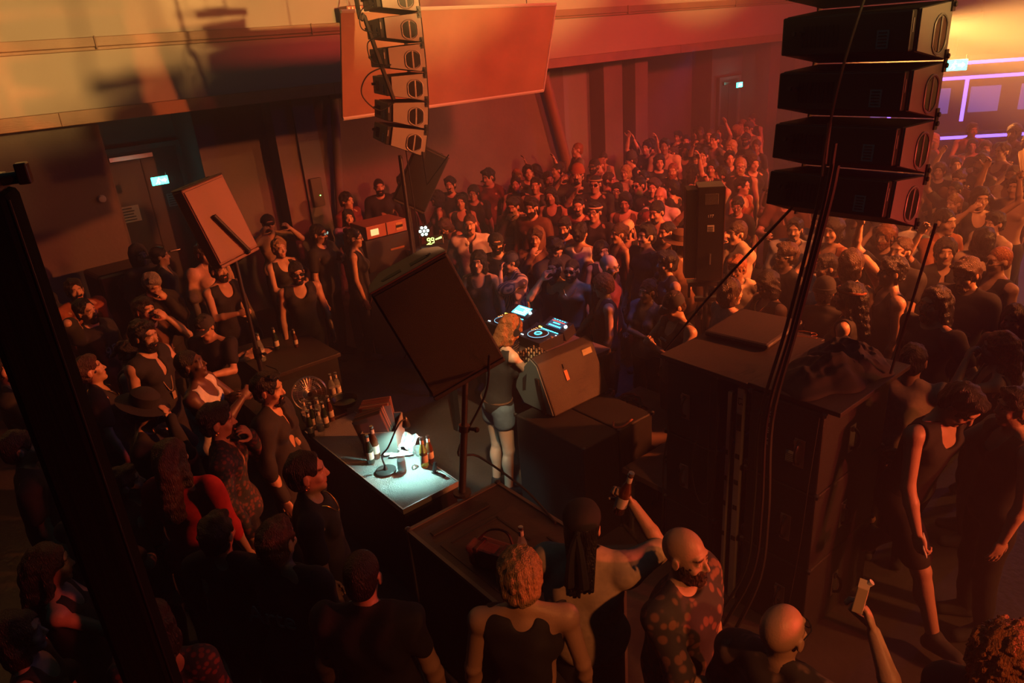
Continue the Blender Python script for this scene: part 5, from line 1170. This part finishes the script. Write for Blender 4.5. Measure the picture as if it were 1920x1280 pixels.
mid=[
(76,532,60,'person half hidden behind the top of the black pillar, left wall',N(fem=True,hair='bob',top='tank',height=1.66)),
(140,543,14,'dark-haired person in a rust T-shirt against the left wall',N(hair='short',beard=0,tc='rust',height=1.76)),
(160,582,42,'balding moustached person in a black jersey with pale numerals, hand at the neck',N(hair='receding',beard=0,top='tee',ar='neck',al='down',height=1.78,inf=.02,tilt=8)),
(262,478,22,'hooded person with a pale face beside the recess',N(fem=True,hair='crop',top='hoodie',tc='charcoal',extras=('hood:charcoal',),height=1.68)),
(300,480,82,'person in a cap with glasses on it, facing right beside the hooded one',N(hair='crop',top='jacket',tc='charcoal',extras=('capback:black','topglasses'),height=1.74)),
(286,532,24,'fair-haired person with bowed head in a black track top with pale sleeve stripes',N(hair='side',hc='hgrey',top='long',ar='hold',al='chin',pitch=30,height=1.76)),
(272,580,32,'moustached person in a brown T-shirt with a hand at the mouth',N(hair='short',beard=0,tc='brown',al='face',ar='front',height=1.76)),
(270,628,48,'bearded person in a black V-neck shirt with a lanyard',N(hair='short',beard=1,top='vneck',extras=('lanyard',),ar='down',al='front',height=1.78,pitch=8)),
(247,660,70,'person with bowed head and bandeau below the moustached one',N(fem=True,hair='pony',top='tank',pitch=30,height=1.62)),
(383,474,28,'fair-haired person in a pale pink shirt at the edge of the recess',N(hair='short',hc='hbrown',top='shirt',tc='pink',inf=.026,height=1.84,skin='light')),
(410,506,34,'bearded person in a black tank top below the tilted left loudspeaker',N(hair='crop',beard=1,top='tank',ar='hold',al='down',height=1.78)),
(523,465,30,'person with cropped blond hair in a black scoop tank top',N(fem=True,hair='crop',hc='blond',top='tank',ar='front',al='hip',height=1.72,skin='light')),
(556,510,12,'person with sunglasses and a black tank top, arms spread down to the table',N(hair='crop',beard=1,top='tank',ar='down',al='down',extras=('sunglasses',),height=1.8,pitch=8)),
(598,438,58,'person with sunglasses in a black T-shirt, facing right beside the grey column',N(hair='crop',beard=0,extras=('sunglasses',),ar='down',al='chest',height=1.8)),
(664,445,80,'person in a black vest and glasses in profile by the tall pole',N(fem=True,hair='bun',top='vest',extras=('glasses',),height=1.74,pitch=6)),
(650,376,48,'dark-haired person behind the tall pole, looking right',N(hair='side',tc='maroon',height=1.8)),
(653,407,10,'person with parted long hair in a white top beside the tall pole',N(fem=True,hair='long',tc='white',height=1.68)),
(503,418,14,'person in a dark cap and sunglasses behind the tilted left loudspeaker',N(hair='crop',top='shirt',tc='tan',extras=('cap:black','sunglasses'),ar='raise',al='raise',height=1.76)),
(384,612,-36,'person in a dark baseball cap looking down, beside the folded coat',N(hair='crop',extras=('cap:charcoal',),pitch=22,top='tee',al='hold',ar='front',height=1.72)),
(711,350,8,'bearded person with a shaved head in a black shirt under the smaller array',N(hair='buzz',beard=1,top='long',height=1.84,bulk=1.1)),
(756,340,30,'person with short dark hair just left of the black tilted loudspeaker',N(hair='short',top='jacket',height=1.8)),
(844,346,-14,'person with thick dark hair right of the black tilted loudspeaker',N(hair='side',beard=0,height=1.84,top='tee')),
(819,371,-88,'bare-shouldered person in profile right of the black tilted loudspeaker',N(fem=True,hair='wavy',top='tank',tc='brown',height=1.74,ar='front')),
(864,378,-6,'person with long dark hair and an oval face left of the shaved man in white',N(fem=True,hair='long',top='tank',height=1.72)),
(881,420,-8,'shaved-headed person in a white shirt with a necklace',N(hair='buzz',hc='hbrown',beard=0,top='shirt',tc='white',inf=.024,extras=('necklace',),height=1.8)),
(888,362,-12,'person with round glasses and a mop of hair behind the shaved one in white',N(hair='curly',extras=('glasses',),height=1.76)),
(834,424,-40,'person leaning over the lit equipment beside the number display',N(fem=True,hair='wavy',hc='hbrown',top='tank',lean=28,pitch=20,ar='hold',al='down',height=1.7)),
(897,490,-18,'smiling person with long frizzy hair and bare shoulders, right of the big tilted loudspeaker',N(fem=True,hair='wavy',hc='hblack',top='tank',height=1.66,ar='front')),
(930,455,10,'bearded person in a dark cap behind the patterned shirt',N(hair='crop',beard=1,extras=('cap:black',),height=1.78)),
(957,490,-70,'person in a wide dark cap and a striped print shirt, fist at the face',N(hair='crop',top='shirt',topmat=PAT_zeb,ar='down',al='face',extras=('cap:charcoal',),pitch=14,height=1.70,inf=.026)),
(1005,446,-10,'person with a scarf over the hair and a hand at the chin',N(fem=True,hair='bob',hc='hbrown',top='long',tc='brown',ar='chin',extras=('hood:brown',),height=1.78)),
(1041,466,35,'person with sunglasses pushed up on dark hair, bending down',N(hair='short',extras=('topglasses',),pitch=32,top='long',height=1.76,ar='hold')),
(1040,502,-30,'bald person with a very full dark beard, drinking beside the shirtless one',N(hair='buzz',beard=2,top='tank',ar='face',al='down',height=1.74,bulk=1.1)),
(1072,506,-22,'shirtless bearded person with sunglasses and a shaved head',N(hair='buzz',beard=1,top='none',extras=('sunglasses','chain'),ar='down',al='down',height=1.72,bulk=1.06)),
(1142,498,70,'bald person with glasses on the temples behind the curly-topped one',N(hair='bald',beard=0,extras=('glasses',),pitch=12,top='tee',tc='maroon',height=1.82)),
(1130,535,-82,'person with curly fair hair on top and glasses, black tank top, standing behind the players',N(hair='curly',hc='ginger',top='tank',extras=('glasses',),ar='front',al='down',height=1.70,pitch=12,bulk=1.08)),
(1214,545,-42,'person with tied-back hair and earrings in a grey striped top',N(fem=True,hair='bun',tc='grey',extras=('earring',),ar='cross',al='down',height=1.68)),
(1250,492,-66,'person in an open black waistcoat with a bluish-lit face',N(hair='side',top='vneck',ar='down',al='down',height=1.82)),
(1278,457,50,'person in a wide-brimmed brown hat behind the one in the waistcoat',N(hair='crop',extras=('brimhat:brown',),top='jacket',tc='brown',height=1.82)),
(1212,442,-50,'clean-shaven person in a dark T-shirt with a pale bib front, facing left',N(hair='short',top='tee',height=1.84,pitch=-4)),
(1176,432,-20,'person in a pale knotted headscarf and dark glasses',N(fem=True,hair='crop',top='tank',extras=('bandana:beige','sunglasses'),pitch=14,height=1.74)),
(1088,436,150,'dark-haired person in a white tank top turned away, middle of the crowd',N(hair='short',top='tank',tc='white',ar='front',al='down',height=1.8,bulk=1.05)),
(1128,470,30,'small dark-haired head low between the bald one and the bare shoulder',N(fem=True,hair='bob',top='tank',height=1.58)),
(1160,437,-60,'person with a bare shoulder left of the pale headscarf',N(fem=True,hair='pony',hc='hbrown',top='tank',tc='maroon',height=1.7,ar='down')),
(967,345,-4,'person with pulled-back hair, back row below the slanting strut',N(fem=True,hair='bun',top='tank',height=1.72)),
(990,323,12,'person partly hidden in the back row left of the tall one in the beanie',N(hair='short',tc='charcoal',height=1.8)),
(1004,347,-10,'broad-faced person with slicked hair in the back row',N(hair='crop',top='tank',tc='charcoal',height=1.84)),
(1028,336,16,'dark-skinned person smiling in the back row behind the one with slicked hair',N(hair='crop',skin='brown',beard=0,height=1.78)),
(1033,367,-16,'person with wavy shoulder-length hair tilting the head, back rows',N(fem=True,hair='wavy',top='tank',tilt=10,height=1.7)),
(1083,327,-12,'tall person in a rust beanie raising a hand, back row',N(hair='crop',beard=0,ar='raise',al='down',extras=('beanie:rust',),height=1.88)),
(1116,345,-16,'person in wraparound sunglasses and a headband, back row right of the beanie',N(hair='buzz',extras=('sunglasses','band:tan'),ar='raise',height=1.8)),
(1143,337,64,'person with short fair hair in profile, facing right, back row',N(hair='crop',hc='hbrown',beard=1,top='tank',tc='brown',height=1.84)),
(1157,357,-10,'low face between the profile and the bobbed one',N(fem=True,hair='bob',extras=('glasses',),height=1.62)),
(1172,378,-8,'person with a dark bob and a choker, looking down',N(fem=True,hair='bob',top='tank',tc='brown',extras=('chain',),pitch=14,height=1.74)),
(1198,347,-40,'person in dark wrap sunglasses facing left, right back rows',N(hair='crop',extras=('sunglasses',),top='tee',height=1.78)),
(1207,335,-30,'person in small glasses just behind the one in wrap sunglasses',N(hair='short',extras=('glasses',),height=1.86)),
(1115,397,-24,'person with a shining headband and round glasses',N(hair='short',extras=('glasses','band:beige'),top='tee',height=1.76)),
(1084,386,-6,'short-haired person with sunglasses perched on the head, middle rows',N(hair='buzz',beard=0,extras=('topglasses',),tc='maroon',height=1.8)),
(962,387,-22,'person with swept-up hair and a fist under the chin',N(hair='side',beard=0,ar='chin',al='cross',top='long',tc='charcoal',height=1.82,pitch=8)),
(997,388,-30,'bearded person with a short fringe in a brown sweatshirt',N(hair='short',beard=1,top='long',tc='brown',height=1.8,bulk=1.1,pitch=8)),
(1058,425,-18,'bearded person looking down, left of the white tank top',N(hair='short',beard=1,height=1.78,pitch=14)),
(1208,410,-44,'person in a dark cap with a bowed face, right of the bobbed one',N(hair='crop',extras=('cap:maroon',),pitch=20,height=1.76)),
(1238,368,-20,'bald person in an open-collared white shirt, right back rows',N(hair='bald',top='shirt',tc='white',height=1.84)),
(1231,396,-34,'short-haired person in front of the bald one in white',N(hair='crop',beard=0,height=1.8,pitch=14,top='tank')),
(1262,320,-16,'red-haired bearded person, far rows right of centre',N(hair='crop',hc='ginger',beard=1,height=1.84)),
(1246,274,-6,'person in a pale shirt with a black strap, taller in the far rows',N(hair='short',top='shirt',tc='beige',height=1.95,skin='brown')),
(1236,304,10,'person with big dark hair in front of the pale shirt with the strap',N(fem=True,hair='bob',height=1.78)),
(1226,352,-14,'fair-skinned person smiling between the sunglasses and the bald head',N(hair='side',hc='hbrown',height=1.82,skin='light')),
(1260,352,-120,'person with a bare shoulder and a black strap top, seen half from behind',N(fem=True,hair='crop',hc='hblack',top='tank',height=1.84)),
(1250,435,-48,'person with slick wet-looking hair in a black top',N(hair='crop',beard=0,height=1.8)),
(1318,292,-10,'person at the far left edge of the hazy crowd with hair tied up',N(fem=True,hair='bun',height=1.78)),
(1336,315,-20,'person with long dark hair and a long face in the hazy rows',N(hair='long',height=1.82)),
(1370,277,-30,'person with ear-length fair hair deep in the haze beside the array',N(fem=True,hair='bob',hc='blond',height=1.8)),
(1368,297,10,'person in the haze below the fair-haired one',N(hair='short',height=1.8)),
(1412,306,30,'two-tone curly head left of the near array',N(hair='curly',hc='hbrown',height=1.8)),
(1392,348,58,'person in profile behind the narrow speaker, facing right',N(hair='short',top='tank',tc='rust',height=1.78)),
(1302,325,70,'person with hands raised to the mouth, left of the narrow speaker',N(fem=True,hair='wavy',top='tank',ar='face',al='face',height=1.76)),
(1381,436,-50,'person in a pale linen shirt with a wristwatch, right of the narrow speaker',N(hair='crop',hc='hbrown',top='shirt',tc='beige',inf=.028,ar='face',al='cross',height=1.82)),
(1490,430,-10,'person in a white T-shirt printed with dark lines, below the near array',N(hair='short',beard=0,tc='white',inf=.026,height=1.86)),
(1475,478,-60,'person in glasses below the white printed T-shirt',N(hair='side',hc='hbrown',beard=0,extras=('glasses',),top='long',height=1.82)),
(1438,532,-58,'person in a black tank top and chain, glasses, facing left before the stack',N(hair='wavy',top='tank',extras=('glasses','chain'),height=1.78,pitch=16,ar='hold',al='down')),
(1550,500,-64,'person in a white T-shirt facing left, centre right',N(hair='short',tc='white',inf=.022,height=1.84)),
(1598,495,150,'fair-haired person turned away beside the white T-shirt',N(fem=True,hair='bob',hc='hbrown',top='tank',tc='brown',height=1.82)),
(1546,548,172,'person in a round black knitted hat from behind',N(hair='crop',extras=('beanie:black',),top='long',height=1.74)),
(1592,556,-100,'person with long dark hair under a bandana, bare arms',N(fem=True,hair='long',top='tank',extras=('band:rust',),height=1.78)),
(1672,508,-70,'person in a low-backed black tank top with a hand behind the head',N(hair='short',top='tank',ar='neck',al='down',height=1.84,bulk=1.05)),
(1772,415,50,'person with short hair under the light, holding a glass, middle right haze',N(hair='crop',top='jacket',tc='rust',ar='hold',height=1.86)),
(1812,512,-30,'bearded person with a violet patch of light across the face',N(hair='side',hc='hbrown',beard=0,pitch=20,height=1.86,top='tee')),
(1752,568,-42,'long-haired person with stubble in a black T-shirt, arm akimbo, right side',N(hair='long',hc='hblack',beard=0,top='tee',ar='down',al='hip',height=1.84)),
(1262,572,-58,'person in a cap, black tank top with a pale logo, fists together',N(hair='crop',hc='hbrown',top='tank',ar='chest',al='chest',extras=('cap:black',),pitch=24,height=1.72)),
(1370,548,120,'person in a pale draped top turned away beside the narrow speaker stand',N(hair='bob',fem=True,hc='hbrown',tc='pink',inf=.026,height=1.72)),
(1845,450,170,'person with shoulder-length hair turned away in the orange haze',N(fem=True,hair='wavy',top='tee',tc='beige',height=1.78)),
(1700,412,160,'person in a pleated pale shirt turned away beneath the array corner',N(hair='crop',top='shirt',tc='white',inf=.03,height=1.84)),
(1562,432,-30,'person holding a cup beneath the near array, strap across the chest',N(fem=True,hair='bob',top='tank',tc='rust',ar='hold',al='down',height=1.82)),
(1838,372,20,'person raising a pleated hand fan in the orange haze',N(fem=True,hair='bob',top='tank',ar='raise',al='up',height=1.84)),
(1905,350,-20,'person with both bare arms raised at the right edge',N(hair='short',top='none',ar='up',al='up',height=1.84)),
]
PEOPLE={}
DJ=place(957,617,122,'person with auburn shoulder-length hair in denim shorts, working the mixer',1.68,h=.007,fem=True,hair='wavy',hc='ginger',top='tank',bottom='hotpants',bc='denim',skin='light',ar='table',al='table',lean=14,pitch=24,extras=('headphones','chain'),shoec='black',seed=2)
for k,(px,py,sf,lb,o) in sorted(enumerate(near+mid),key=lambda t:-t[1][1]):
    hgt=o.pop('height',1.75); PEOPLE[k]=place(px,py,sf,lb,hgt,seed=k%7,**o)
def byl(s): 
    return next(v for v in PEOPLE.values() if s in v[0]['label'])
r,G=DJ
b=MB(); b.tube([(.168*math.sin(t),.118*math.cos(t),1.005) for t in [2*math.pi*i/24 for i in range(24)]],.012,6,closed=True); b.build('belt',cloth_mat(PC['brown']),r,smooth=True)
w_=G['wrR']; b=MB(); q=Vector(G['fdR']).to_track_quat('Z','Y').to_matrix().to_4x4(); b.lathe([(.027,-.006),(.030,-.004),(.030,.004),(.027,.006)],14,Matrix.Translation(Vector(w_)-Vector(G['fdR'])*.02)@q); b.build('bracelet',M_steel,r,smooth=True)
# lettering and stripes on clothing
def onbody(s,body,size,p,rot,m,nm='shirt_lettering'):
    r,G=byl(s); return text(body,size,m,r,nm,p,rot,.003)
onbody('pale script across the back','Arte',.15,(0,-.165,1.30),(math.pi/2,0,0),mat('faded_print',(.30,.29,.29),.8))
onbody('jersey with pale numerals','95',.15,(.0,.148,1.22),(math.pi/2,0,math.pi),mat('jersey_print',(.6,.42,.3),.7))
onbody('black tank top with a pale logo','ATHLE',.035,(.0,.140,1.33),(math.pi/2,0,math.pi),M_white)
# held things
def held(name,lb,cat,who,side,mk,off=(0,0,0)):
    r,G=who; sc=r.scale[0]; Rz=Matrix.Rotation(r.rotation_euler[2],4,'Z')
    g=Vector(G['grip'+side]); p=Rz@(g*sc)+Vector(r.location)+Vector(off); return p
who=byl('raising a bottle'); p=held('','','',who,'R',None); bottle('brown beer bottle held up by the person in the bandana',p+Vector((0,0,-.10)),M_brown,1.05,rot=(.15,.25,0))
who=byl('drink carton up'); p=held('','','',who,'R',None)
r=empty('drink_carton','small pale drink carton with dark lettering, held up above the bald head',"carton",p+Vector((0,0,.02)),(.1,.12,1.0))
MB().box(-.026,.026,-.02,.02,0,.115).build('carton_body',mat('carton_card_pale',(.75,.58,.40),.5),r,bevel=.003); MB().prism([(-.026,.115),(.026,.115),(.0,.14)],-.02,.02).build('folded_top',mat('carton_card_pale',(.75,.58,.40),.5),r); MB().cyl((0,-.012,.125),(0,-.022,.14),.012,n=10).build('cap',M_lab,r)
text('AH',.035,M_ink,r,'lettering',(0,-.0225,.055),(math.pi/2,0,0)); b=MB(); b.prism([(-.018,.08),(.018,.08),(0,.1)],-.0225,-.021); b.build('triangle_mark',M_ink,r)
who=byl('phone in hand'); p=held('','','',who,'R',None)
r=empty('phone','phone in a pale case in the hand of the striding person','phone',p,(.1,1.2,-.4)); MB().box(-.037,.037,-.075,.075,-.005,.005).build('case',M_lab,r,bevel=.004)
who=byl('pleated hand fan'); p=held('','','',who,'L',None)
r=empty('hand_fan','pale pleated hand fan opened in the orange haze','hand fan',p+Vector((0,0,0)),(0,0,.5))
vs=[];n=17
for i in range(n):
    a=-.35+2.3*i/(n-1)-.2; d=.012*(i%2); vs+=[(.05*math.sin(a),d,.05*math.cos(a)),(.30*math.sin(a),d*1.5,.30*math.cos(a))]
o=MB().add(vs,[(2*i,2*i+1,2*i+3,2*i+2) for i in range(n-1)]).build('pleated_leaf',mat('fan_paper',(.8,.7,.5),.7),r); sd=o.modifiers.new('s','SOLIDIFY'); sd.thickness=.002
b=MB(); [b.cyl((0,0,0),(.30*math.sin(-.35+2.3*i/8-.2),.01,.30*math.cos(-.35+2.3*i/8-.2)),.003,n=5) for i in range(9)]; b.build('rib',mat('fan_rib',(.3,.15,.06),.5),r)
# ---- the rest of the dense crowd
LIB=[N(),N(ar='front'),N(ar='chest',al='cross'),N(ar='hold',yaw=20),N(yaw=-22,pitch=10),N(ar='raise',yaw=10),N(fem=True,ar='front',yaw=15),N(fem=True,pitch=12),N(fem=True,al='up',yaw=-10),N(ar='up',al='front',pitch=-6)]
TOPS=['tee','tank','tee','shirt','tank','tee']; HAIRM=['short','crop','buzz','side','curly','receding']; HAIRF=['long','bob','bun','wavy','pony']
TC=['black','black','black','charcoal','brown','maroon','white','beige','black','grey','black']; HCs=['hblack','hblack','hbrown','hblack','blond','hbrown','ginger']
nfill=0; USED={}
def infr(x,y,z=1.6):
    c=RC.T@(np.array([x,y,z])-CC); 
    if c[2]>-.5: return False
    px=960-FPX*c[0]/c[2]; py=640+FPX*c[1]/c[2]; return -30<px<1950 and -10<py<1290,px,py
cand=[]
yy=9.9
while yy>-6:
    xx=5.55
    while xx<25:
        st=.52 if xx<10 else .62 if xx<15 else .8
        cand.append((xx+rnd.uniform(-.16,.16),yy+rnd.uniform(-.16,.16))); xx+=st
    yy-=.55
cand.sort(key=lambda c:c[0]+.2*abs(c[1]-4))
for (sx,sy) in cand:
    if nfill>=180: break
    p=W(sx,sy); q=infr(p.x,p.y)
    if not q or not q[0]: continue
    if sy>9.2 and sx<7 : continue
    if any((p.x-a)**2+(p.y-b)**2<.46**2 for a,b in TAKEN): continue
    if 4.6<sx<6 and 7.2<sy<9.3: continue
    if math.hypot(p.x-cc[0],p.y-cc[1])<.5: continue
    if 1430<q[1]<1700 and q[2]<330: continue
    if any(a0-.25<sx<a1+.25 and b0-.25<sy<b1+.25 for a0,a1,b0,b1 in OBST): continue
    TAKEN.append((p.x,p.y)); ps=dict(LIB[rnd.randrange(len(LIB))]); fem=ps.get('fem',False)
    hs=rnd.choice(HAIRF if fem else HAIRM); tp_=rnd.choice(['tank','tee'] if fem else TOPS); tc=rnd.choice(TC); hc=rnd.choice(HCs)
    skin=rnd.choice(['olive','light','tan','olive','brown','dark','light'])
    bd_=None if fem or rnd.random()<.5 else rnd.choice([0,1]); ex=()
    if rnd.random()<.16: ex=(rnd.choice(['sunglasses','cap:black','glasses','beanie:charcoal']),)
    deep=sx>11.5
    hn={'hblack':'dark','hbrown':'brown','blond':'blond','ginger':'reddish'}[hc]; arm='an arm raised' if 'up' in ps.values() or 'raise' in ps.values() else 'arms low'
    where=('deep in orange haze' if q[1]>1560 else 'in far red haze') if deep else ('right of near array' if q[1]>1560 else 'in the packed crowd')
    hw={'short':'short','crop':'cropped','buzz':'shaved','side':'swept','curly':'curly','receding':'receding','long':'long','bob':'bobbed','bun':'tied-up','wavy':'wavy','pony':'ponytailed'}[hs]
    acc={'sunglasses':' and sunglasses','cap:black':' under a cap','glasses':' and glasses','beanie:charcoal':' under a beanie'}.get(ex[0] if ex else '','')
    lb=f"person, {hw} {hn} hair{acc.replace(' and ',', ').replace(' under a ',', ')}, {tc} {'tank' if tp_=='tank' else 'shirt' if tp_=='shirt' else 'T-shirt'}{', arm raised' if 'raised' in arm else ''}, {where}"
    USED[lb]=USED.get(lb,0)+1
    if USED[lb]>1: lb=lb.replace('person,',['','person in dark trousers,','person facing the booth,','person among others,'][min(3,USED[lb]-1)])
    person(lb,(p.x,p.y,0),232+rnd.uniform(-38,38),height=rnd.uniform(1.62,1.86) if not fem else rnd.uniform(1.6,1.74),skin=skin,hair=hs,hc=hc,beard=bd_,top=tp_,tc=tc,extras=ex,h=.0125,group='crowd on the dance floor',seed=rnd.randrange(2),**ps)
    nfill+=1
print('FILL',nfill)
# ================================================================ light, haze, camera
def spot(name,loc,tgt,col,e,size=60,blend=.6,rad=.15):
    l=bpy.data.lights.new(name,'SPOT'); l.energy=e; l.color=col; l.spot_size=math.radians(size); l.spot_blend=blend; l.shadow_soft_size=rad
    o=bpy.data.objects.new(name,l); COL.objects.link(o); o.location=loc; o.rotation_euler=(Vector(tgt)-Vector(loc)).to_track_quat('-Z','Y').to_euler(); return o
ORANGE=(1.,.17,.03); AMBER=(1.,.45,.11); RED=(1.,.05,.03)
for x_,e_ in ((-1.8,17000),(1.6,17000),(5.2,15000),(9.3,16000),(14.,22000)): spot('amber_wall_wash',W(4.4+.25*x_,-5.2,4.6),W(x_,10.5,5.4+.07*x_),(1.,.51,.13),e_,20,.6,.12)
spot('red_room_wash',W(6.5,1.5,5.4),W(9,11.3,2.2),RED,2900,75,.9,.3)
spot('red_room_wash',W(13,1.5,5.4),W(13,11.3,2.2),RED,2600,85,.9,.3)
spot('orange_side_wash',W(8.6,-.6,4.2),W(3.0,6.8,1.4),(1.,.17,.035),5600,50,.7,.12)
spot('red_side_wash',W(5.2,-3.4,2.5),W(.7,3.6,1.3),(1.,.08,.04),1100,60,.8,.1)
spot('stage_front_wash',W(6.2,.2,5.2),W(8.6,6.0,1.4),(1.,.20,.045),1100,75,.7,.2)
AM2=(1.,.41,.09)
spot('amber_far_beam',W(15.2,8.0,3.0),W(11.6,-5,1.9),(1.,.30,.06),20000,30,.9,.2)
spot('amber_far_beam',W(17.6,9.4,3.05),W(13.2,-5,2.0),AM2,50000,30,.9,.2)
spot('amber_far_beam',W(22,9.6,3.2),W(15,-5,2.9),AM2,42000,24,.9,.2)
spot('amber_far_beam',W(28,8.5,3.6),W(12,-5,2.9),(1.,.46,.12),26000,20,.9,.2)
spot('orange_right_wash',W(15,-3.5,5.2),W(10.5,3.2,1.0),(1.,.26,.05),5200,60,.8,.2)
spot('violet_beam',W(26,1.0,5.8),W(20,3.0,3.2),(.50,.28,1.),900,50,.8,.3)
spot('amber_array_wash',W(6.8,-5.0,5.0),W(3.9,1.7,4.15),(1.,.50,.13),2600,11,.8,.1)
spot('low_orange_light',W(1.5,-3.4,5.0),W(2.3,1.7,1.1),(1.,.26,.06),620,30,.9,.1)
spot('low_orange_light',W(5.4,-2.2,2.4),W(3.6,.9,.5),(1.,.24,.05),420,60,.8,.1)
spot('blue_front_light',W(5.4,4.1,3.6),W(5.0,5.2,1.3),(.12,.25,1.),60,50,.8,.05)
spot('warm_booth_light',W(1.75,2.5,4.5),W(3.36,4.76,.95),(1.,.62,.28),900,17,.4,.05)
spot('lamp_light',LAMP,LAMP+LAIM,(.50,1.,.86),26,125,.5,.02)
l=bpy.data.lights.new('teal_fill_light','AREA'); l.shape='RECTANGLE'; l.size=16; l.size_y=12; l.color=(.18,.9,1.); l.energy=17  # dim overhead fill added to lift the blacks towards teal, no fixture there
o=bpy.data.objects.new('teal_fill_light',l); COL.objects.link(o); o.location=W(3,3,7.5)
w=bpy.data.worlds.new('world'); SC.world=w; w.use_nodes=True; nt=w.node_tree; nt.nodes['Background'].inputs[0].default_value=(0,0,0,1)
v=nt.nodes.new('ShaderNodeVolumeScatter'); v.inputs['Density'].default_value=.030; v.inputs['Anisotropy'].default_value=.5
nt.links.new(v.outputs[0],nt.nodes['World Output'].inputs['Volume'])
cam=bpy.data.cameras.new('camera'); cam.sensor_width=36; cam.lens=FPX/1920*36; cam.clip_start=.05; cam.clip_end=200
co=bpy.data.objects.new('camera',cam); COL.objects.link(co)
co.matrix_world=Matrix.Translation((0,0,CH))@Matrix([[*map(float,RC[i])] for i in range(3)]).to_4x4(); SC.camera=co
SC.view_settings.view_transform='Standard'; SC.view_settings.look='None'; SC.view_settings.gamma=1; SC.view_settings.exposure=0
SC.cycles.volume_bounces=0; SC.cycles.max_bounces=4; SC.cycles.diffuse_bounces=0; SC.cycles.glossy_bounces=2; SC.cycles.transmission_bounces=3; SC.cycles.sample_clamp_indirect=3
